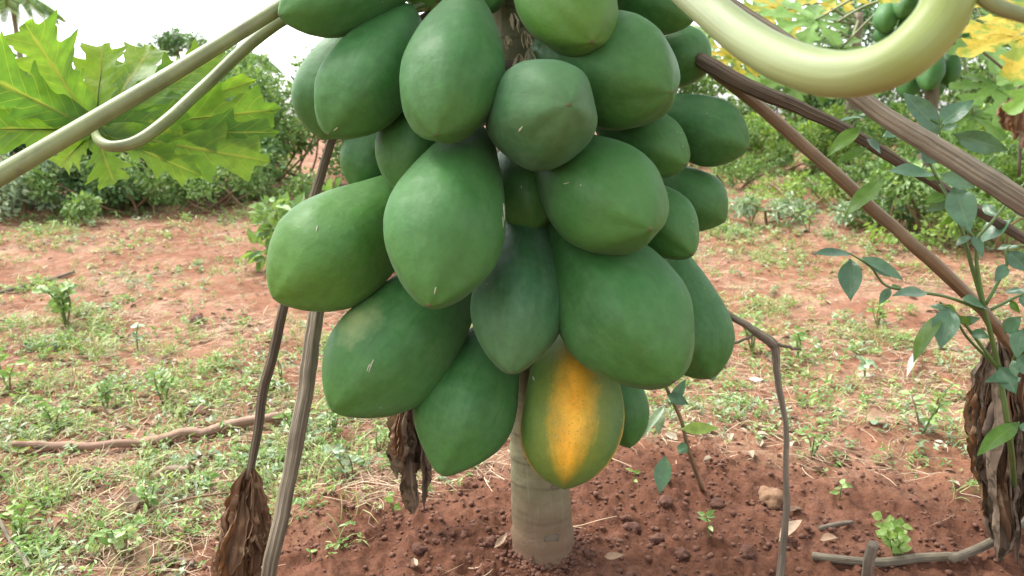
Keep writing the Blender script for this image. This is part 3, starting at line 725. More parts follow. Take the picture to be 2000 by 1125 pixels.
# hooked stalk carrying the bright lobed leaf
tube(tree, 'leaf_stalk', [crown_pt(3.0, 1.24), at(790,-90,1.40), at(546,42,1.36), at(400,168,1.32), at(330,232,1.25), at(270,275,1.215), at(222,286,1.205), at(194,275,1.22), at(184,256,1.275)], [.013,.012,.0105,.0098,.0095,.0092,.0085,.0075,.006], M['stalk_green'], n=60, seg=16)
A = at(186,254,1.285)
LB = [((-95,252,1.22),150),((-85,120,1.20),165),((52,48,1.26),150),((203,88,1.33),120),((300,92,1.40),115),((440,105,1.42),110),((500,160,1.41),70),((545,262,1.35),85),((395,345,1.30),80),((548,215,1.38),115),((528,318,1.33),118),((226,362,1.27),95),((115,325,1.27),75)]
lob = [(at(*tp), wp * tp[2] / FPX) for tp, wp in LB]
papaya_leaf(tree, A, lob, (0.05,-0.85,0.35), M['leaf_big'], M['leaf_big'], .0026, seed=5, n=80, teeth=4.3, droop=-0.02)

# thick lime stalk curving up at the upper right, blade above the frame
tube(tree, 'leaf_stalk', [crown_pt(0.2, 1.22), at(1200,-135,1.05), at(1355,-8,.80), at(1458,76,.72), at(1558,128,.66), at(1655,146,.62), at(1755,116,.59), at(1832,42,.58), at(1862,-35,.575), at(1868,-70,.57), at(1868,-72,.57) + np.array([0.02, 0.0, 0.10])], [.017,.0165,.0172,.0180,.0182,.0180,.0182,.0184,.0182,.0165,.009], M['stalk_lime'], n=90, seg=32, wob=.03, seed=6)
A = at(1868,-72,.57)
A2 = A + np.array([0.02, 0.0, 0.10])
tube(tree, 'leaf_rib', [A, at(1930,2,.57), at(2010,34,.57), at(2120,70,.58)], [.007,.0058,.0050,.004], M['stalk_green'], n=20, seg=12)
papaya_leaf(tree, A2, leaf_lobes(A2, .30, .15, (0,-1,.3), 6, 150, (.4,.1,.9), seed=8), (0,-1,.3), M['leaf_crown'], M['stalk_green'], seed=51)

# overhead crown (mostly above the frame): it throws the soft shade on the soil and fruit
for k in range(11):
    a = k * 2.399 + 0.4; el = 0.25 + 0.06 * (k % 5); z0 = 1.40 + 0.03 * k
    d = np.array([math.cos(a), math.sin(a), 0])
    if d[1] < -0.55: d[1] *= 0.55
    if d[0] < -0.4: d *= 0.75
    B0 = trunk_at(z0); B1 = B0 + d * 0.38 + np.array([0, 0, 0.22 + el * .4]); B2 = B0 + d * 0.72 + np.array([0, 0, 0.30 + el * .5])
    tube(tree, 'leaf_stalk', [B0, B1, B2], [.013, .011, .007], M['stalk_green'], n=16, seg=10)
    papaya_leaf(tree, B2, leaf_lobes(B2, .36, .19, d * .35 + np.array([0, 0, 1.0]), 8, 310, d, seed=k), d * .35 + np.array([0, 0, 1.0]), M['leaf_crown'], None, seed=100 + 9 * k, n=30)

# dry hanging stalks
dryk = dict(seg=30, ridge=0.085, nr=9, wob=.12, pw=.003)
tube(tree, 'dry_leaf_stalk', [trunk_at(1.12), at(740,95,1.50), at(668,220,1.55), at(615,375,1.55), at(556,590,1.53), at(520,745,1.52), at(486,935,1.50)], [0.0092,0.0084,0.0082,0.0082,0.0084,0.0088,0.0071], M['stalk_dark'], n=50, seed=2, **dryk)
e_ = gpix(512,1190)
tube(tree, 'dry_leaf_stalk', [trunk_at(.62), at(760,370,1.54), at(650,500,1.52), at(612,640,1.48), at(592,790,1.44), at(566,930,1.42), at(532,1090,1.42), e_], [0.0101,0.0109,0.0134,0.0139,0.0139,0.0130,0.0126,0.0118], M['stalk_grey'], n=60, seed=4, **dryk)
tube(tree, 'dry_leaf_stalk', [trunk_at(1.10), at(1300,70,1.46), at(1384,128,1.40), at(1500,186,1.36), at(1640,246,1.34), at(1780,330,1.34), at(1900,405,1.36), at(2090,520,1.38)], [0.0101,0.0109,0.0126,0.0118,0.0097,0.0080,0.0080,0.0076], M['stalk_dark'], n=56, seed=6, **dryk)
tube(tree, 'dry_leaf_stalk', [trunk_at(1.22), at(1290,-90,1.30), at(1412,-2,1.22), at(1540,85,1.14), at(1690,200,1.06), at(1850,306,1.00), at(2010,402,.95), at(2180,520,.95)], [0.0101,0.0097,0.0097,0.0101,0.0113,0.0124,0.0126,0.0118], M['stalk_grey'], n=60, seed=8, **dryk)
tube(tree, 'dry_leaf_stalk', [trunk_at(1.0), at(1300,80,1.44), at(1405,150,1.42), at(1500,228,1.41), at(1690,396,1.40), at(1800,494,1.40), at(1900,590,1.46), at(1950,640,1.52), at(1985,690,1.57)], [0.0101,0.0101,0.0097,0.0105,0.0109,0.0109,0.0105,0.0105,0.0084], M['stalk_brown'], n=56, seg=22, ridge=0.03, nr=7, seed=3, wob=.10, pw=.004)
tube(tree, 'dry_leaf_stalk', [trunk_at(.50), at(1300,560,1.58), at(1440,624,1.54), at(1478,650,1.525), at(1505,668,1.52), at(1511,684,1.52), at(1517,740,1.515), at(1533,830,1.51), at(1536,920,1.50), at(1538,1010,1.50), at(1527,1090,1.52), gpix(1524,1150)], [.0066,.0072,.0066,.0076,.0098,.0074,.0060,.0055,.0057,.0062,.0070,.0072], M['twig'], n=90, seg=18, ridge=0.07, nr=5, seed=5, wob=.16, pw=.004)
tube(tree, 'side_twig', [at(1503,668,1.52), at(1535,676,1.51), at(1565,684,1.52)], [.004,.003,.002], M['twig'], n=14, seg=8, pw=.003)
tube(tree, 'side_twig', [at(1478,652,1.525), at(1440,668,1.53), at(1418,676,1.54)], [.003,.0025,.0015], M['twig'], n=14, seg=8, pw=.003)
tube(tree, 'dry_leaf_stalk', [trunk_at(.75), trunk_at(.66) + np.array([-.12, .12, 0]), at(790,720,1.72), at(800,830,1.72)], [.01,.01,.009,.007], M['stalk_brown'], n=24, seg=14, seed=7)

def dry_leaf(parent, name, top, bot, width, m, seed, nrib=8, twist=1.0, n=36, seg=0, flare=0.6, label=None, wk=1.0):
    """a collapsed dead leaf: shrivelled lobes hanging from one point, folded, twisted, ragged at the foot"""
    top = np.asarray(top, float); bot = np.asarray(bot, float); ax = bot - top; L = np.linalg.norm(ax); ax /= L
    nx = np.cross(ax, [0, 1, 0.1]); nx /= np.linalg.norm(nx); ny = np.cross(ax, nx); rs = np.random.default_rng(seed)
    nrib = max(nrib, 3); t = np.linspace(0, 1, n); Vs, Fs, rn = [], [], []; off = 0; nc = 17
    for k in range(nrib):
        a = 6.283 * (k + rs.uniform(-.3, .3)) / nrib; q = rs.uniform(.45, 1.0); ln = L * rs.uniform(.62, 1.06)
        ox, oy = math.cos(a) * q * width * .42, math.sin(a) * q * width * .30
        sw = np.interp(t, [0, .12, .4, 1], [.1, .55, 1.0, .7 + flare * .5]); wig = (fbm(t * 4 + k * 3.3, t * 0 + seed, seed, 2) - .5) * width * .22
        C = top + ax * (t * ln)[:, None] + nx * (ox * sw + wig)[:, None] + ny * (oy * sw)[:, None]
        hw = wk * width * rs.uniform(.20, .34) * np.interp(t, [0, .08, .3, .6, .85, 1], [.10, .35, .85, 1, .75, .12]) * (1 + (.3 + 1.2 * t) * (fbm(t * 11, t * 0 + k, seed + 3, 3) - .5))
        ph = a + 1.57 + twist * (t - .3) * rs.uniform(-1.4, 1.4) + .7 * (fbm(t * 3, t * 0 + k * 2, seed + 5, 2) - .5)
        u = nx * np.cos(ph)[:, None] + ny * np.sin(ph)[:, None]; w_ = np.cross(u, ax)
        curl = rs.uniform(1.2, 2.6) * rs.choice([-1, 1]); fl = rs.uniform(2.5, 4.5)
        V = np.zeros((n, nc, 3)); R = np.zeros((n, nc))
        for c in range(nc):
            g = (c - (nc - 1) / 2) / ((nc - 1) / 2)
            th = g * curl
            z = hw * (.55 * (1 - np.cos(th)) + .24 * np.sin(fl * g * 2.6 + t * 1.5 + k) + .5 * (fbm(t * 4 + k, t * 0 + g * 5, seed + 7, 3) - .5))
            V[:, c] = C + u * (hw * np.sin(th) / max(1, abs(curl) * .55))[:, None] + w_ * z[:, None]
            V[:, c] += ax * (abs(g) * hw * rs.uniform(.0, .5) * t)[:, None]
            R[:, c] = .45 + .9 * (fbm(t * 5 + k * 5, t * 0 + g * 6 + k, seed + 8, 3) - .5) + .12 * np.sin(fl * g * 6)
        i_, j_ = np.meshgrid(np.arange(n - 1), np.arange(nc - 1), indexing='ij')
        F = np.stack([i_ * nc + j_, i_ * nc + j_ + 1, (i_ + 1) * nc + j_ + 1, (i_ + 1) * nc + j_], -1).reshape(-1, 4)
        Vs.append(V.reshape(-1, 3)); Fs.append(F + off); off += n * nc; rn.append(np.clip(R.ravel() + rs.uniform(-.15, .15), 0, 1))
    o = put(parent, name, np.vstack(Vs), np.vstack(Fs), m, smooth=True, attrs={'rnd': np.concatenate(rn)})
    if label: o['label'] = label
    return o

dry_leaf(tree, 'dry_leaf', at(488,915,1.50), at(478,1180,1.50), .072, M['dead'], 3, 11, 0.8, flare=.85)
dry_leaf(tree, 'dry_leaf', at(478,960,1.49), at(446,1140,1.46), .06, M['dead'], 8, 5, 0.8, flare=.6)
dry_leaf(tree, 'dry_leaf', at(798,770,1.70), at(806,990,1.72), .085, M['dead_grey'], 5, 9, 0.6, flare=.7)
dry_leaf(tree, 'dry_leaf', at(785,800,1.68), at(778,930,1.68), .030, M['dead'], 15, 4, 0.5, flare=.7)
dry_leaf(tree, 'dry_leaf', at(1948,660,1.59), at(1946,1075,1.62), .095, M['dead_grey'], 12, 7, 0.5, n=60, flare=.75, wk=1.05)
dry_leaf(tree, 'dry_leaf', at(1935,690,1.61), at(1925,1000,1.64), .07, M['dead'], 23, 7, 0.5, n=50, flare=.7, wk=1.05)
dry_leaf(tree, 'dry_leaf', at(1970,700,1.58), at(1975,1085,1.62), .085, M['dead_grey'], 27, 6, 0.5, n=50, flare=.8, wk=1.05)
dry_leaf(tree, 'dry_leaf', at(1992,680,1.57), at(1994,1040,1.58), .085, M['dead'], 14, 6, 0.7, n=50, flare=.8, wk=1.05)
dry_leaf(tree, 'dry_leaf', at(2045,690,1.57), at(2050,1060,1.59), .09, M['dead_grey'], 19, 6, 0.7, n=50, flare=.8, wk=1.05)

# dried flower remains on the bare upper trunk
for k, (px, py, l) in enumerate([(1000,25,.05),(1022,60,.06),(1032,95,.05),(990,70,.04),(1015,105,.035)]):
    p = at(px, py, 1.335); q = p + np.array([random.uniform(-.015,.02), -.02, -l * .7])
    dry_leaf(tree, 'dried_flower', p, q, .016, M['flower'], 40 + k, 3, 0.6, n=10, seg=16, flare=.9)

# ------------------------------------------------------------------ shrubs and background
def clump_foliage(name, parent, centers, radii, n, ls, m, up=0.3, wr=0.5):
    """leaf clumps; n leaves spread through lumpy balls"""
    c = np.asarray(centers); r = np.asarray(radii); pr = r ** 2 / (r ** 2).sum(); k = rng.choice(len(c), n, p=pr)
    d = rdir(n); q = rng.random(n) ** 0.45
    P = c[k] + d * (r[k] * q)[:, None] * np.array([1, 1, .85])
    D = d + rdir(n) * 0.8 + np.array([0, 0, -0.2]); N = np.array([0, 0, 1.0]) * up + d * 0.5 + rdir(n) * 0.7
    L = ls * rng.uniform(0.6, 1.4, n)
    V, F = leaves_geo(P, D, N, L, L * wr)
    rn = np.repeat(np.clip(rng.random(n) * 0.8 + 0.2 * rng.random(len(c))[k], 0, 1), 6)
    return put(parent, name, V, F, m, smooth=False, attrs={'rnd': rn})

def bush(px, dist, width, height, nl, ls, label, m='bush', name='bush', cat='bush', group=None, nc=26, seed=0):
    d = ray(px, 400); x = d[0] / d[1] * dist; y = dist; z = float(hground(x, y))
    e = empty(name, (x, y, z)); tag(e, label, cat, group)
    rs = np.random.default_rng(seed); cs, rr = [], []
    for k in range(nc):
        a = rs.uniform(0, 6.28); q = rs.random() ** 0.5; hh = rs.random()
        lim = math.sqrt(max(0.05, 1 - (hh * 0.9) ** 2.2))
        cs.append((x + math.cos(a) * q * width / 2 * lim, y + math.sin(a) * q * width * 0.4 * lim, z + 0.08 + hh * height * rs.uniform(.75, 1.0)))
        rr.append(rs.uniform(0.12, 0.24) * height * 0.8 + 0.05)
    clump_foliage('foliage', e, cs, rr, nl, ls, M[m])
    st = []
    for k in range(0, nc, 3):
        c = np.array(cs[k]); b = np.array([x + rs.uniform(-.15, .15) * width, y + rs.uniform(-.1, .1), z - .03])
        st.append(([b, (b + c) / 2 + rs.normal(size=3) * .05, c], [.012, .009, .004], dict(n=8, seg=6)))
    tubes_joined(e, 'stems', st, M['stem_brown'])
    return e

B = 'bushes along the far edge of the field'
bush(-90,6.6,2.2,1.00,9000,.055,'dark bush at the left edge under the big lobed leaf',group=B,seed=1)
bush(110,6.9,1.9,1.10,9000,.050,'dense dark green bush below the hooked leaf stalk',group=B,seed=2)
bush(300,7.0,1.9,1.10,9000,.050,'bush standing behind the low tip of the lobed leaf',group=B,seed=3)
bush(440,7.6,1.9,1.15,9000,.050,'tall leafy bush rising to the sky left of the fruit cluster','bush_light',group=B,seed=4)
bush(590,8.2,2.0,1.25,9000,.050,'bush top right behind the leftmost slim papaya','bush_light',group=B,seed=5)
bush(30,6.2,1.0,.42,2600,.040,'low greyish bush at the foot of the dark hedge on the left edge','weed_blue',group=B,seed=6)
bush(230,6.4,1.6,.40,3800,.038,'low spreading scrub before the dark bushes','bush_light',group=B,seed=7)
bush(440,6.5,1.6,.42,3800,.038,'low scrub left of the long dark stalk','bush_light',group=B,seed=8)
bush(790,8.5,2.4,1.4,6000,.06,'bush hidden behind the fruit cluster',group=B,seed=9)
bush(1050,9.0,2.6,1.4,6000,.06,'bush behind the trunk of the large tree',group=B,seed=10)
# broad leaves behind the cluster
bush(585,4.3,.75,.33,520,.075,'broad-leaved green weed behind the dark dry stalk','bush_light','leafy_weed','weed',nc=10,seed=12)
bush(660,4.5,.6,.34,300,.09,'broad-leaved weed under the small dark papaya','bush_light','leafy_weed','weed',nc=8,seed=13)
# right-hand background greenery
B2 = 'greenery behind the far papaya trees'
bush(1330,9.6,2.0,1.0,6000,.06,'green thicket just right of the fruit cluster','bush_light',group=B2,seed=20)
bush(1480,9.8,2.2,1.15,7000,.06,'green thicket under the lime stalk','bush_light',group=B2,seed=21)
bush(1650,10.2,2.3,1.7,8000,.065,'dark thicket behind the far fruit','bush',group=B2,seed=22)
bush(1840,10.4,2.4,1.8,8000,.065,'thicket right of the far fruit','bush_light',group=B2,seed=23)
bush(2020,10.0,2.4,1.8,8000,.065,'thicket at the right edge','bush_light',group=B2,seed=24)

G3 = 'low undergrowth at the right back'
for k, (px, ds, wd, hh, mm, lab) in enumerate([
 (1400,8.2,1.3,.42,'weed_lime','low bright undergrowth beside the upper right fruit rim'),
 (1500,7.6,1.2,.40,'bush_light','low undergrowth behind the split of the brown dry stalks'),
 (1600,7.4,1.2,.42,'weed_lime','bright undergrowth between the two dry stalks'),
 (1700,7.2,1.2,.50,'bush_light','undergrowth hiding the foot of the yellow-leaved tree'),
 (1790,6.3,1.0,.36,'bush_light','undergrowth hiding the foot of the far fruiting tree'),
 (1812,5.0,.9,.42,'bush_light','undergrowth just in front of the far fruiting tree'),
 (1905,5.2,.9,.36,'weed_lime','low bright plants right of the far fruiting trunk'),
 (1870,6.6,1.1,.50,'weed_lime','bright undergrowth right of the far fruiting tree'),
 (1960,6.4,1.1,.55,'weed_lime','bright undergrowth behind the hanging dead leaf of the edge tree'),
 (2050,6.0,1.1,.5,'bush_light','undergrowth at the far right edge')]):
    bush(px,ds,wd,hh,2200,.045,lab,mm,'undergrowth','undergrowth',G3,16,40+k)
for k, (px, ds, wd, hh, mm, lab) in enumerate([
 (1440,6.6,.8,.16,'bush_light','low scrub patch on the far soil right of the oblong papaya'),
 (1560,5.9,.7,.15,'weed_lime','low lime scrub patch left of the brown dry stalk'),
 (1660,6.0,.9,.20,'bush_light','low scrub patch behind the brown dry stalk'),
 (1720,5.2,.6,.13,'weed_blue','greyish scrub patch between the dry stalks'),
 (1500,5.4,.6,.10,'weed_blue','flat greyish scrub patch on the bare far soil'),
 (1850,4.7,.8,.18,'weed_lime','lime scrub patch behind the upper chili leaves'),
 (1960,4.5,.8,.22,'bush_light','scrub patch at the right edge behind the chili leaves')]):
    bush(px,ds,wd,hh,620,.035,lab,mm,'scrub_patch','undergrowth','scrub patches on the far right soil',14,60+k)

def far_papaya(px, dist, h, label, seed, leaves, fruits=(), trunk_r=.045, lean=0.0):
    d = ray(px, 300); x = d[0] / d[1] * dist; y = dist; z = float(hground(x, y))
    e = empty('papaya_tree', (x, y, z)); tag(e, label, 'papaya tree', 'papaya trees farther off')
    tube(e, 'trunk', [(x, y, z - .05), (x + lean * .5, y, z + h * .5), (x + lean, y, z + h)], [trunk_r * 1.2, trunk_r, trunk_r * .7], M['stalk_grey'], n=30, seg=14, wob=.06)
    rs = random.Random(seed); top = np.array([x + lean, y, z + h])
    for k, (tp, R, mm) in enumerate(leaves):
        A = at(*tp); 
        tube(e, 'leaf_stalk', [top - np.array([0, 0, rs.uniform(.05, .25)]), (top + A) / 2 + np.array([0, 0, .06]), A], [.012, .010, .007], M['stalk_green'], n=14, seg=8)
        dv = A - top; dv[2] -= .12; nn = (rs.uniform(-.3, .3), -.55, .8)
        papaya_leaf(e, A, leaf_lobes(A, R, R * .5, nn, 8, 310, dv, seed=seed + k), nn, M[mm], None, seed=seed * 7 + k * 11, n=30, droop=.12)
    return e, top

Y_, F_ = 'leaf_yellow', 'leaf_far'
far_papaya(1808,5.6,1.55,'far papaya tree with a small fruit cluster behind the lime stalk',61,
  [((1590,40,5.6),.42,F_),((1640,95,5.6),.36,F_),((1560,95,5.8),.40,F_),((1930,60,5.0),.42,F_),((1950,170,4.9),.40,F_),((1760,-60,5.0),.5,Y_),((1880,-50,5.2),.5,F_),((1640,-10,6.2),.40,Y_),((1900,225,5.2),.30,F_)])
far_papaya(1655,7.2,1.4,'yellow-leaved papaya tree behind the curve of the lime stalk',71,
  [((1530,20,6.6),.45,Y_),((1470,20,7.0),.40,F_),((1430,110,6.5),.38,Y_),((1400,60,7.2),.5,F_),((1580,-10,7.0),.5,F_),((1650,150,6.6),.40,F_),((1560,150,6.7),.4,F_),((1500,160,6.8),.35,F_),((1745,110,6.8),.4,F_)])
e3, _ = far_papaya(2160,4.2,1.35,'papaya tree at the right edge with big yellow leaves',81,
  [((1992,70,3.2),.30,Y_),((2050,20,3.4),.35,Y_),((2080,150,3.6),.35,F_),((2010,-40,3.8),.35,F_)])
dry_leaf(e3, 'dry_leaf', at(1985,190,4.1), at(1978,290,4.1), .14, M['dead'], 91, 4, .6, n=24)
tube(e3, 'dry_leaf_stalk', [at(2060,100,4.2), at(1990,170,4.1), at(1985,195,4.1)], [.008, .008, .006], M['stalk_dark'], n=10, seg=8)
# small fruits of the far tree
GF = 'small papayas on the far tree'
for k, (a, b, wp, lab) in enumerate([
 ((1738,2,5.45),(1728,62,5.35),46,'small far papaya at the left top of the distant cluster'),
 ((1785,-25,5.45),(1757,34,5.3),50,'small far papaya touching the top edge in the distant cluster'),
 ((1790,15,5.45),(1772,80,5.3),54,'small far papaya beneath the top two, cut by the lime stalk'),
 ((1735,42,5.5),(1722,86,5.45),38,'smallest far papaya at the left rim of the distant cluster'),
 ((1845,75,5.5),(1902,85,5.35),50,'far papaya pointing right beyond the curve of the lime stalk'),
 ((1850,90,5.5),(1852,166,5.4),46,'far papaya hanging right of the distant trunk top'),
 ((1815,90,5.4),(1812,174,5.2),54,'far papaya hanging directly over the distant trunk'),
 ((1780,110,5.5),(1768,192,5.4),50,'far papaya half hidden under the lime stalk bend'),
 ((1828,120,5.7),(1832,188,5.7),36,'dark far papaya tucked behind the trunk fruit'),
]):
    papaya(a, b, wp, .2, M['fruit'], lab, GF, 200 + k, tiny=True)
# dark twig right of the far fruit
tw = tube(None, 'bare_twig', [at(1890,80,4.6), at(1930,110,4.6), at(1965,140,4.6), at(1990,170,4.6), at(1995,225,4.6), at(1990,345,4.7)], [.006,.007,.008,.007,.009,.010], M['stalk_dark'], n=24, seg=8)
tag(tw, 'thin dark bare twig rising beside the far yellow leaf', 'twig')

# distant trees on the skyline, left
def skyline_tree(px, py, dist, wid, label, palm=False, seed=0):
    top = at(px, py, dist); x, y = top[0], top[1]; z = float(hground(x, y)); e = empty('distant_tree', (x, y, z)); tag(e, label, 'tree')
    tube(e, 'trunk', [(x, y, z - .1), (x + .1, y, (z + top[2]) / 2), (x, y, top[2])], [.16, .12, .07], M['bark'], n=14, seg=8)
    rs = np.random.default_rng(seed)
    if palm:
        for k in range(16):
            a = k * 2.4; d = np.array([math.cos(a), math.sin(a) , 0]); P, D, N = [], [], []
            for q in np.linspace(.1, 1, 26):
                c = np.array([x, y, top[2]]) + d * wid * q + np.array([0, 0, .5 * q - 1.1 * q * q]) * wid * .7
                for s_ in (-1, 1):
                    P.append(c); sd2 = np.array([-d[1], d[0], 0]) * s_; D.append(sd2 + d * .6 + np.array([0, 0, -.5])); N.append((0, 0, 1))
            V, F = leaves_geo(np.array(P), np.array(D), np.array(N, float), np.full(len(P), wid * .32), np.full(len(P), wid * .035))
            put(e, 'frond', V, F, M['bush'], smooth=False, attrs={'rnd': np.repeat(rs.random(len(P)), 6)})
    else:
        cs = [np.array([x, y, top[2]]) + rs.normal(size=3) * np.array([wid * .28, wid * .2, wid * .09]) for _ in range(12)]
        clump_foliage('crown', e, cs, [wid * .16] * 12, 2200, wid * .06, M['bush'])
skyline_tree(345,88,34,2.3,'pale distant tree crown showing above the left leaf stalks',seed=3)
skyline_tree(20,-8,30,1.6,'distant palm crown at the top left corner',True,4)
skyline_tree(470,105,36,1.6,'distant palm fronds showing between the two left stalks',True,5)

# ------------------------------------------------------------------ chili-like plant at right
ch = empty('chili_plant', gpix(1985,1010)); tag(ch, 'leafy chili-like plant with dark green leaves at the right edge', 'plant')
chs = [
 ([gpix(1985,1010), at(1975,880,1.40), at(1950,720,1.33), at(1932,640,1.30), at(1922,600,1.29)], [.007,.007,.006,.0055,.005]),
 ([at(1922,600,1.29), at(1898,520,1.28), at(1872,430,1.27), at(1845,375,1.26), at(1800,290,1.26), at(1770,250,1.27), at(1690,225,1.28)], [.005,.0045,.004,.0035,.003,.0025,.002]),
 ([at(1922,600,1.29), at(1908,520,1.27), at(1904,470,1.26), at(1868,420,1.25), at(1835,360,1.25)], [.0045,.004,.0038,.003,.002]),
 ([at(1904,470,1.26), at(1940,430,1.25), at(1980,380,1.25), at(2030,330,1.26)], [.0032,.003,.0027,.002]),
 ([at(1925,595,1.29), at(1950,550,1.28), at(1966,518,1.28), at(1968,484,1.28), at(2020,480,1.28)], [.004,.0035,.003,.0028,.002]),
 ([at(1935,605,1.29), at(1985,580,1.28), at(2040,555,1.28)], [.0035,.003,.002]),
 ([at(1918,605,1.29), at(1850,580,1.27), at(1790,570,1.26), at(1735,560,1.25), at(1714,540,1.25), at(1700,520,1.25), at(1660,495,1.25)], [.004,.0032,.003,.0028,.0026,.0024,.0018]),
 ([at(1950,720,1.33), at(1905,660,1.30), at(1870,615,1.28), at(1840,595,1.27)], [.004,.0035,.003,.002]),
 ([at(1950,720,1.33), at(1890,660,1.31), at(1860,610,1.29), at(1835,590,1.28)], [.0035,.003,.0025,.002]),
 ([at(1965,760,1.35), at(1985,690,1.30), at(2010,640,1.28)], [.0045,.004,.003]),
 ([at(1975,860,1.39), at(1985,835,1.36), at(1990,825,1.34)], [.004,.003,.002]),
 ([at(1800,290,1.26), at(1830,262,1.25), at(1845,240,1.25)], [.0025,.002,.0015]),
]
for P, R in chs:
    tube(ch, 'stem', P, [q * .75 for q in R], M['stem_green'], n=24, seg=8)

def big_leaf(parent, b, t, wpx, m, roll=0.0, name='leaf', fold=.25, curl=.12, seed=0, width=None):
    A = np.asarray(at(*b) if width is None else b); Bp = np.asarray(at(*t) if width is None else t)
    d = Bp - A; L = np.linalg.norm(d); d /= L
    W = wpx * b[2] / FPX if width is None else width
    toc = CAM - A; nrm = toc / np.linalg.norm(toc) + np.array([0, 0, .5]); nrm = nrm - d * np.dot(nrm, d); nrm /= np.linalg.norm(nrm)
    nrm = np.array(Quaternion(Vector(d), roll) @ Vector(nrm)); sd_ = np.cross(d, nrm)
    n = 13; tt = np.linspace(0, 1, n); wp = np.interp(tt, [0, .06, .2, .38, .55, .72, .88, 1], [.05, .16, .72, 1, .97, .70, .30, .01]) * W / 2
    cols = np.array([-1, -.5, 0, .5, 1.]); V = np.zeros((n, 5, 3)); uv = np.zeros((n, 5, 2))
    for k, q in enumerate(cols):
        z = fold * abs(q) * wp + curl * L * (0.25 - (tt - .5) ** 2) * 1.0 + 0.04 * W * np.sin(tt * 9 + seed + q * 2)
        V[:, k] = A + d * (tt * L)[:, None] + sd_ * (q * wp)[:, None] + nrm * z[:, None]
        uv[:, k, 0] = q; uv[:, k, 1] = tt * 1.0
    i, j = np.meshgrid(np.arange(n - 1), np.arange(4), indexing='ij')
    F = np.stack([i * 5 + j, i * 5 + j + 1, (i + 1) * 5 + j + 1, (i + 1) * 5 + j], -1).reshape(-1, 4)
    rn = np.clip(random.random() * .8 + .2 * rng.random(n * 5), 0, 1)
    return put(parent, name, V.reshape(-1, 3), F, m, uv=uv.reshape(-1, 2), attrs={'rnd': rn})

C_, CB = 'chili', 'chili_bright'
for k, (b, t, wp, mm, ro) in enumerate([
 ((1664,497,1.25),(1584,496,1.22),24,C_,.3),((1660,505,1.25),(1662,588,1.22),42,C_,.1),((1684,502,1.25),(1764,548,1.22),30,C_,-.4),
 ((1812,572,1.26),(1742,578,1.22),28,C_,.2),((1856,600,1.27),(1836,682,1.24),46,C_,0),((1838,612,1.27),(1784,708,1.24),36,CB,.5),
 ((1864,362,1.25),(1894,456,1.22),52,C_,.1),((1824,342,1.25),(1732,336,1.22),38,C_,.3),((1728,348,1.25),(1648,428,1.22),34,CB,.3),
 ((1684,246,1.27),(1614,308,1.25),30,CB,.2),((1694,288,1.26),(1632,322,1.25),22,CB,.2),((1690,232,1.27),(1640,236,1.27),28,C_,.9),
 ((1836,262,1.25),(1762,180,1.25),46,C_,.2),((1832,246,1.25),(1902,196,1.25),42,C_,-.2),((1862,262,1.25),(1970,294,1.24),40,C_,.5),
 ((1836,340,1.25),(1906,368,1.23),30,C_,.1),((1994,738,1.33),(1924,746,1.30),32,C_,.2),((1990,826,1.34),(1908,890,1.31),36,CB,.2),
 ((1968,490,1.28),(2012,532,1.26),32,C_,.2),((1926,602,1.29),(1876,584,1.26),34,C_,.3),((1962,650,1.30),(1994,618,1.28),30,C_,0),
 ((1976,428,1.36),(1912,478,1.38),50,C_,.6),((2000,640,1.28),(1985,700,1.27),34,C_,.2),((1985,380,1.25),(2020,430,1.24),40,C_,.2),
 ((1800,292,1.26),(1838,318,1.25),30,C_,.4),((1772,252,1.27),(1722,268,1.27),30,C_,.2),((1720,300,1.30),(1690,270,1.30),26,C_,.7),
 ((1850,380,1.26),(1806,398,1.25),24,CB,.1),((1952,715,1.32),(1985,770,1.29),34,C_,.2),((1990,690,1.3),(2030,740,1.28),40,C_,.2),
]):
    big_leaf(ch, b, t, wp * 1.05, M[mm], ro, seed=k)

rs_ = random.Random(5)
for P, R in chs[1:]:
    Cs = catmull(P, 30)
    for q in range(4):
        c = Cs[rs_.randint(10, 29)]; a = rs_.uniform(0, 6.28); Lf = rs_.uniform(.018, .040)
        dv = np.array([math.cos(a), math.sin(a) * .6, rs_.uniform(-.9, .35)]); dv /= np.linalg.norm(dv)
        big_leaf(ch, c, c + dv * Lf, 0, M[CB if q == 3 else C_], rs_.uniform(-.6, .6), width=Lf * rs_.uniform(.4, .52), seed=q)

# small sapling right of the ripening fruit
sp = empty('sapling', gpix(1372,960)); tag(sp, 'thin brown-stemmed sapling with a few leaves right of the striped fruit', 'sapling')
tube(sp, 'stem', [gpix(1372,960), at(1345,880,1.78), at(1330,820,1.76), at(1305,765,1.74), at(1285,720,1.73)], [.0055,.005,.0045,.004,.003], M['stem_brown'], n=20, seg=8)
for k, (b, t, wp, mm, ro) in enumerate([((1300,890,1.74),(1288,965,1.72),34,C_,0),((1330,838,1.75),(1405,836,1.73),24,'weed_lime',.3),((1322,870,1.75),(1345,882,1.74),24,C_,.2),
  ((1302,770,1.73),(1345,790,1.72),24,C_,.2),((1290,800,1.74),(1286,850,1.72),22,'weed_blue',.2),((1300,790,1.73),(1258,850,1.72),18,'weed_blue',.3),((1310,790,1.73),(1340,740,1.73),22,C_,.2),((1395,715,1.74),(1392,745,1.73),20,C_,.1)]):
    big_leaf(sp, b, t, wp, M[mm], ro, seed=k + 50)

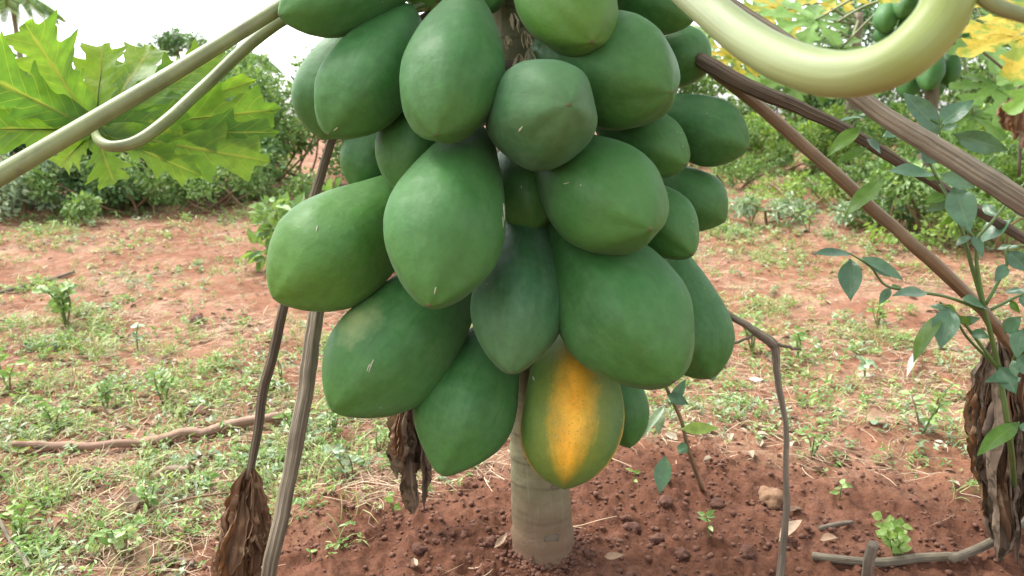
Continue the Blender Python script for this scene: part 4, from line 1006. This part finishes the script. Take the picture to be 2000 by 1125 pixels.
# ------------------------------------------------------------------ ground vegetation
def weed(px, py, hpx, label, m='weed', nleaf=10, lw=.5, seed=0, spread=1.0, group=None, name='weed', stems=1, ll=.42):
    b = gpix(px, py); dist = np.dot(b - CAM, FWD); h = hpx * dist / FPX
    e = empty(name, b); tag(e, label, 'weed', group); rs = random.Random(seed * 13 + 5)
    tips = []
    for s_ in range(stems):
        a = rs.uniform(0, 6.28); lean = rs.uniform(.1, .55) * spread * (0.4 if stems == 1 else 1)
        top = b + np.array([math.cos(a) * h * lean, math.sin(a) * h * lean, h * rs.uniform(.75, 1)])
        P = [b - np.array([0, 0, .01]), (b + top) / 2 + np.array([rs.uniform(-.1, .1) * h, rs.uniform(-.1, .1) * h, h * .08]), top]
        tube(e, 'stem', P, [h * .022 + .0008, h * .018 + .0006, h * .010 + .0004], M['stem_green'] if s_ % 2 == 0 else M['stem_brown'], n=9, seg=6)
        tips.append(catmull(P, 12))
    for k in range(nleaf):
        C = tips[k % stems]; q = C[min(11, int(12 * (0.35 + 0.65 * rs.random())))] if k >= stems else C[-1]
        az = k * 2.4 + rs.uniform(-.4, .4); el = rs.uniform(-.35, .7)
        L = h * ll * rs.uniform(.6, 1.15) + .006
        d = np.array([math.cos(az) * math.cos(el), math.sin(az) * math.cos(el), math.sin(el)])
        big_leaf(e, q, q + d * L, 0, M[m], rs.uniform(-.6, .6), width=L * lw * rs.uniform(.8, 1.2), seed=k, curl=.2)
    return e

WL = [
 (130,640,90,'yellowish shrubby weed on three reddish stems in the left field','weed',40,.5,5),
 (240,1100,85,'leafy bright weed at the bottom left beside a brown dead leaf','weed',24,.5,4),
 (205,800,60,'bright white-green weed clump before the fallen branch','weed',22,.5,4),
 (320,790,62,'pale green weed clump behind the middle of the fallen branch','weed',20,.45,4),
 (580,860,70,'feathery fresh green weed left of the grey dry stalk','weed',24,.3,5),
 (650,850,62,'feathery fresh green weed right of the grey dry stalk','weed',24,.3,5),
 (690,940,80,'pale curled weed near the hanging brown leaf','weed_blue',14,.5,2),
 (770,1005,42,'small bright sprout at the foot of the hanging brown leaf','weed_lime',6,.55,2),
 (740,890,55,'narrow-leaved weed just left of the hanging brown leaf','weed',14,.3,3),
 (290,1000,55,'round-leaved weed in the lower left patch','weed',16,.6,3),
 (40,1050,70,'leafy weed at the left edge near the bottom','weed_lime',16,.5,3),
 (20,770,80,'tall sprout at the left edge above the fallen branch','weed_lime',12,.5,2),
 (105,840,60,'pale weed left of the brown clod','weed',16,.45,3),
 (410,960,45,'small star-shaped weed above the dark dead leaf','weed',12,.35,1),
 (550,750,60,'upright yellow-green grassy weed between the two dry stalks','weed_lime',10,.22,2),
 (270,690,60,'grey-headed wilted weed in the left field','weed_blue',8,.5,1),
 (1750,1090,70,'lime-green creeping weed in the bottom right corner','weed_lime',34,.8,7),
 (1385,1055,48,'tiny folded seedling on the dark soil right of the trunk','weed',6,.45,1),
 (1640,980,40,'seedling with a long pale leaf right of the thin bent stick','weed',5,.45,1),
 (1585,900,55,'trailing weed vine right of the thin bent stick','weed',12,.4,3),
 (1820,820,80,'grassy weed left of the hanging dead leaf at right','weed_lime',14,.22,3),
 (1800,850,90,'broad pale sprout among grass near the right dead leaf','weed',9,.45,2),
 (1560,700,55,'leafy weed behind the bend of the thin stick','weed',16,.45,3),
 (1715,640,50,'rounded fluffy weed in the middle of the right field','weed_lime',22,.35,5),
 (1580,455,50,'pale upright seedling in the far right field','weed',10,.4,2),
 (1465,440,60,'seedling with one yellow leaf right of the cluster','weed_lime',9,.45,2),
 (1470,690,70,'tangled weed right of the yellow-flanked papaya','weed',18,.5,4),
 (1690,740,45,'flat wilted weed with whitish leaf in the right field','weed_blue',8,.6,2),
 (1235,950,30,'tiny bent seedling right of the striped fruit','weed_lime',3,.4,1),
 (605,1095,22,'tiny yellow-green seedling on bare soil by the grey stalk','weed_lime',4,.5,1),
 (1740,440,45,'grass tuft weed beside the brown dry stalk','weed_lime',14,.2,3),
]
for k, (px, py, hp, lab, mm, nl, lw, stn) in enumerate(WL):
    weed(px, py, hp, lab, mm, spread=2.3 if lab.startswith('lime-green creeping') else 1.0, nleaf=nl if hp < 50 else int(nl * 1.7), lw=lw, seed=k, stems=stn, ll=.40 if hp < 50 else .24)

def density(x, y):
    """how thickly weeds cover the field"""
    wk = worked(x, y); n = fbm(x * 1.5 + 9, y * 1.5, 91, 3); n2 = fbm(x * 5, y * 5, 95, 2)
    left = 1 - sstep(-0.35, 0.1, x / np.maximum(y, .5) * 1.2)
    near = 1 - sstep(2.1, 3.3, y)
    dn = np.clip((n - 0.50) * 4 + (n2 - .5) * 1.8, 0, 1)
    n3 = fbm(x * 9, y * 9, 97, 2)
    dn = np.clip(dn + left * near * (1.1 * sstep(.40, .56, n2 * .6 + n3 * .4) + .10), 0, 1)
    band = np.exp(-((y - 2.75) / 0.5) ** 2) * sstep(0.4, .8, x)
    dn = np.clip(dn * (1 - .45 * sstep(.0, .5, x) * (1 - sstep(4, 5.5, y))) + band * .30 * sstep(.42, .6, n2), 0, 1)
    far = sstep(4.2, 6.0, y); dn = np.clip(dn + far * .30 + sstep(3.4, 5.2, y) * .75 * sstep(.12, .35, x / y), 0, 1)
    mid = sstep(2.0, 3.0, y)
    dn = np.clip(dn + mid * .16, 0, 1)
    return dn * (1 - 0.95 * wk)

def sample_field(n, ymin=1.25, ymax=9.5, f=density, powr=1.0):
    out = []
    tot = 0
    while tot < n:
        m_ = 20000
        y = ymin * (ymax / ymin) ** rng.random(m_)
        x = (rng.random(m_) * 2 - 1) * (0.78 * y + .25)
        k = rng.random(m_) < f(x, y) ** powr
        out.append(np.stack([x[k], y[k]], 1)); tot += k.sum()
    p = np.vstack(out)[:n]; c = np.vstack(out)[rng.permutation(n)[:max(1, n // 14)]]
    k = rng.random(n) < .68; q = c[rng.integers(0, len(c), n)]
    p[k] = q[k] + rng.normal(size=(n, 2))[k] * (.022 + .016 * q[k, 1:])
    ok = rng.random(n) < 1 - .97 * worked(p[:, 0], p[:, 1])
    p[~ok] = c[rng.integers(0, len(c), n)][~ok]
    return p

def herb_cover(name, n, kleaf, size, m, lw=.5, label=None, powr=1.0, hgt=1.0, ymax=9.5):
    p = sample_field(n, powr=powr, ymax=ymax); z = hground(p[:, 0], p[:, 1])
    sc = size * rng.uniform(.5, 1.5, n) * (1 + 0.12 * np.clip(p[:, 1] - 2, 0, 6))
    az = rng.random((n, kleaf)) * 6.28; el = rng.uniform(-.25, .9, (n, kleaf)); hh = rng.random((n, kleaf)) * hgt
    D = np.stack([np.cos(az) * np.cos(el), np.sin(az) * np.cos(el), np.sin(el)], -1)
    P = np.stack([np.repeat(p[:, :1], kleaf, 1), np.repeat(p[:, 1:], kleaf, 1), np.repeat(z[:, None], kleaf, 1)], -1)
    P = P + rng.normal(size=P.shape) * (sc[:, None, None] * .35) * np.array([1, 1, 0]); P[..., 2] += hh * sc[:, None] * 1.3 + .002
    L = (sc[:, None] * rng.uniform(.5, 1.2, (n, kleaf))).ravel()
    N = np.tile([0, 0, 1.0], (n * kleaf, 1)) + rdir(n * kleaf) * .5
    V, F = leaves_geo(P.reshape(-1, 3), D.reshape(-1, 3), N, L, L * lw)
    rn = np.clip(np.repeat(rng.random(n), kleaf) * .75 + rng.random(n * kleaf) * .45 - .1, 0, 1)
    tag(mesh_obj(name, V, F, m, smooth=False, attrs={'rnd': np.repeat(rn, 6)}), label, kind='stuff')

herb_cover('weed_cover', 4000, 10, .019, M['weed'], .34, 'low green weeds scattered over the red field')
herb_cover('small_leaf_cover', 6500, 7, .013, M['weed'], .45, 'tiny bright weed seedlings over the field')
herb_cover('grey_weed_cover', 2000, 9, .017, M['weed_blue'], .40, 'greyish green low weeds over the field')

def blades(name, n, kb, lo, hi, wd, m, flat, label, f=density, powr=1.0, ymax=9.0):
    p = sample_field(n, f=f, powr=powr, ymax=ymax); N_ = n * kb
    x = np.repeat(p[:, 0], kb) + rng.normal(size=N_) * .012; y = np.repeat(p[:, 1], kb) + rng.normal(size=N_) * .012
    z = hground(x, y); L = rng.uniform(lo, hi, N_); az = rng.random(N_) * 6.28
    if flat:
        el0 = rng.uniform(-.03, .22, N_) ** 1; cv = rng.uniform(-.10, .05, N_)
    else:
        el0 = rng.uniform(.5, 1.4, N_); cv = -rng.uniform(.2, 1.0, N_)
    h = np.stack([np.cos(az), np.sin(az)], 1); s = np.stack([-h[:, 1], h[:, 0], np.zeros(N_)], 1)
    wob = rng.normal(size=N_) * .25
    pts = []; c = np.stack([x, y, z + .003], 1)
    for k in range(4):
        pts.append(c.copy()); el = el0 + cv * k
        a2 = az + wob * k; hv = np.stack([np.cos(a2), np.sin(a2)], 1)
        c = c + np.concatenate([hv * (np.cos(el) * L / 3)[:, None], (np.sin(el) * L / 3)[:, None]], 1)
        if flat: c[:, 2] = np.maximum(c[:, 2], hground(c[:, 0], c[:, 1]) + .002)
    ws = np.array([1, 1, .8, .12]) if not flat else np.array([.7, 1, 1, .6])
    W = (wd * rng.uniform(.6, 1.4, N_) * (1 + .15 * np.clip(y - 2, 0, 6)))[:, None]
    V = np.stack([v for k in range(4) for v in (pts[k] - s * W * ws[k] / 2, pts[k] + s * W * ws[k] / 2 + np.array([0, 0, .0006]))], 1).reshape(-1, 3)
    b = np.arange(N_)[:, None] * 8
    F = np.concatenate([b + np.array([[0, 1, 3, 2]]), b + np.array([[2, 3, 5, 4]]), b + np.array([[4, 5, 7, 6]])], 1).reshape(-1, 4)
    tag(mesh_obj(name, V, F, m, smooth=False, attrs={'rnd': np.repeat(rng.random(N_), 8)}), label, kind='stuff')

blades('grass', 2200, 7, .03, .11, .0022, M['grass'], False, 'thin grass tufts among the weeds')
strawd = lambda x, y: np.clip(0.22 + 0.9 * density(x, y) + .5 * (fbm(x * 1.1, y * 1.1, 121, 2) > .5), 0, 1) * (1 - .93 * worked(x, y))
blades('dry_straw', 21000, 2, .02, .13, .0014, M['straw'], True, 'dry straw and stems strewn over the soil', f=strawd)

def litter(n):
    p = sample_field(n, f=lambda x, y: np.clip(.25 + .6 * density(x, y), 0, 1) * (1 - .8 * worked(x, y)))
    z = hground(p[:, 0], p[:, 1]) + .006; az = rng.random(n) * 6.28
    D = np.stack([np.cos(az), np.sin(az), rng.uniform(-.2, .4, n)], 1); N = np.tile([0, 0, 1.], (n, 1)) + rdir(n) * .6
    L = rng.uniform(.012, .045, n); V, F = leaves_geo(np.column_stack([p, z]), D, N, L, L * .5, .5, .25)
    tag(mesh_obj('leaf_litter', V, F, M['litter'], smooth=False, attrs={'rnd': np.repeat(rng.random(n), 6)}), 'pale and brown dead leaf scraps on the soil', kind='stuff')
litter(4500)

# ------------------------------------------------------------------ sticks, clods and litter lying about
def lying(name, pix, r, m, label, cat, lift=.006, **k):
    P = [gpix(px, py, lift) for px, py in pix]
    o = tube(None, name, P, r, m, **k); return tag(o, label, cat)

lying('fallen_branch', [(30,888),(110,884),(200,886),(290,878),(345,864),(410,858),(470,842),(552,828)], [.009,.011,.0115,.0125,.012,.0135,.0145,.014], M['pinkwood'], 'long pinkish brown branch fallen across the weeds on the left', 'branch', .022, n=60, seg=14, wob=.16, pw=.008)
lying('dry_stick', [(-30,584),(40,568),(90,555),(145,536)], [.010,.010,.009,.008], M['twig'], 'straight dry stick at the left edge of the field', 'stick', .015, n=20, seg=8)
lying('grey_stick', [(1585,1098),(1640,1106),(1720,1110),(1800,1106),(1885,1100)], [.007,.0085,.009,.009,.008], M['stalk_grey'], 'grey split stick lying along the bottom right edge', 'stick', .012, n=30, seg=14, ridge=.06, nr=7)
lying('grey_stick', [(1855,1128),(1920,1092),(1975,1058),(2040,1020)], [.008,.009,.009,.009], M['stalk_grey'], 'grey stick slanting up to the right edge over the other', 'stick', .03, n=30, seg=14, ridge=.06, nr=7, seed=3)
b0 = gpix(1692,1135); st_ = tube(None, 'broken_stub', [b0 - np.array([0, 0, .02]), at(1697,1095,1.49), at(1706,1062,1.47)], [.010,.0095,.010], M['twig'], n=16, seg=12, wob=.15)
tag(st_, 'short grey broken stub standing up at the bottom right', 'stub')
lying('dead_stem', [(-20,1000),(2,1040),(25,1085),(52,1120),(60,1140)], [.004,.004,.004,.004,.004], M['stalk_grey'], 'pale curved dead stem in the bottom left corner', 'stem', .03, n=20, seg=8)
lying('thin_stick', [(330,1000),(390,990),(460,982)], [.003,.003,.002], M['straw'], 'thin pale straw stick left of the brown hanging leaf', 'stick', .02, n=14, seg=6)
lying('thin_stick', [(290,1108),(340,1103),(380,1112)], [.005,.006,.005], M['twig'], 'short curved brown stick at the bottom left', 'stick', .008, n=14, seg=8)
lying('thin_stick', [(1600,1045),(1640,1030),(1665,1028)], [.005,.006,.004], M['twig'], 'dark short stick above the lime creeping weed', 'stick', .008, n=14, seg=8)
lying('rotten_branch', [(300,945),(330,932),(372,928)], [.012,.016,.012], M['stalk_brown'], 'short rotten brown branch piece in the lower left weeds', 'branch', .012, n=16, seg=12, wob=.15)

def clod(px, py, rpx, label, m='clod', seed=0, name='soil_clod', cat='clod', group=None, sq=1.0):
    p = gpix(px, py); r = rpx * np.dot(p - CAM, FWD) / FPX; v, f = lump_geo(IC3, seed, r)
    v = v * np.array([1, 1, sq])
    o = mesh_obj(name, v, f, M[m]); o.location = (p[0], p[1], p[2] + r * .18 * sq); tag(o, label, cat, group); return o
CG = 'loose soil clods'
for k, (px, py, r, lab, mm) in enumerate([
 (1508,985,26,'tan crumbly clod left of the thin bent stick','clod_tan'),(390,815,22,'reddish brown clod just behind the fallen branch','clod'),
 (385,628,15,'reddish clod in the middle of the left field','clod'),(1236,1035,17,'reddish clod nearest the trunk on its right','clod'),
 (1282,1058,13,'small clod right of the trunk by the bottom','clod'),(1150,1090,12,'small clod touching the foot of the trunk','clod'),
 (1330,1090,16,'clod at the bottom edge right of the trunk','clod'),(1400,990,14,'clod on the hoed ridge left of the tan one','clod'),
 (960,1060,12,'clod left of the foot of the trunk','clod'),(820,1085,14,'clod on the bare soil at the bottom centre','clod'),
 (1460,1085,15,'clod near the foot of the thin bent stick','clod'),(1300,985,12,'clod below the sapling','clod')]):
    clod(px, py, r, lab, mm, 300 + k, group=CG)
for k, (px, py, r, lab) in enumerate([(625,812,16,'whitish papery scrap beside the grey stalk'),(215,742,16,'pale pinkish flat scrap in the left weeds'),(1690,735,16,'pale bark chip in the right field'),(1480,745,14,'whitish dry scrap right of the cluster foot')]):
    clod(px, py, r, lab, 'pale', 330 + k, 'pale_scrap', 'scrap', None, .35)

def fallen_leaf(px, py, dx, dy, wpx, m, label, lift=.012):
    a = gpix(px, py, lift); b = gpix(px + dx, py + dy, lift + .01); e = empty('fallen_leaf', a); tag(e, label, 'leaf')
    wd = wpx * np.dot(a - CAM, FWD) / FPX
    d = b - a; big_leaf(e, a, b, 0, M[m], random.uniform(-.4, .4), 'leaf_blade', .4, .25, width=wd)
fallen_leaf(1520,1075,45,-35,26,'litter','orange-brown fallen leaf behind the foot of the thin stick')
fallen_leaf(1600,1065,35,12,18,'litter','pale curled fallen leaf by the grey stick')
fallen_leaf(965,1085,28,-22,12,'straw','pale straw-coloured leaf strip left of the trunk foot')
fallen_leaf(20,890,50,-6,30,'leaf_yellow','lime yellow fallen leaf at the left end of the branch')
fallen_leaf(258,1020,12,-42,26,'dead','brown crisp leaf standing among the lower left weeds')
fallen_leaf(1180,1100,40,8,14,'straw','pale curled strip at the bottom right of the trunk foot')
fallen_leaf(1690,820,45,20,26,'litter','pale grey-green dead leaf in the right field')
fallen_leaf(1770,745,30,-50,14,'pale','long whitish dead strip lying in the right field')
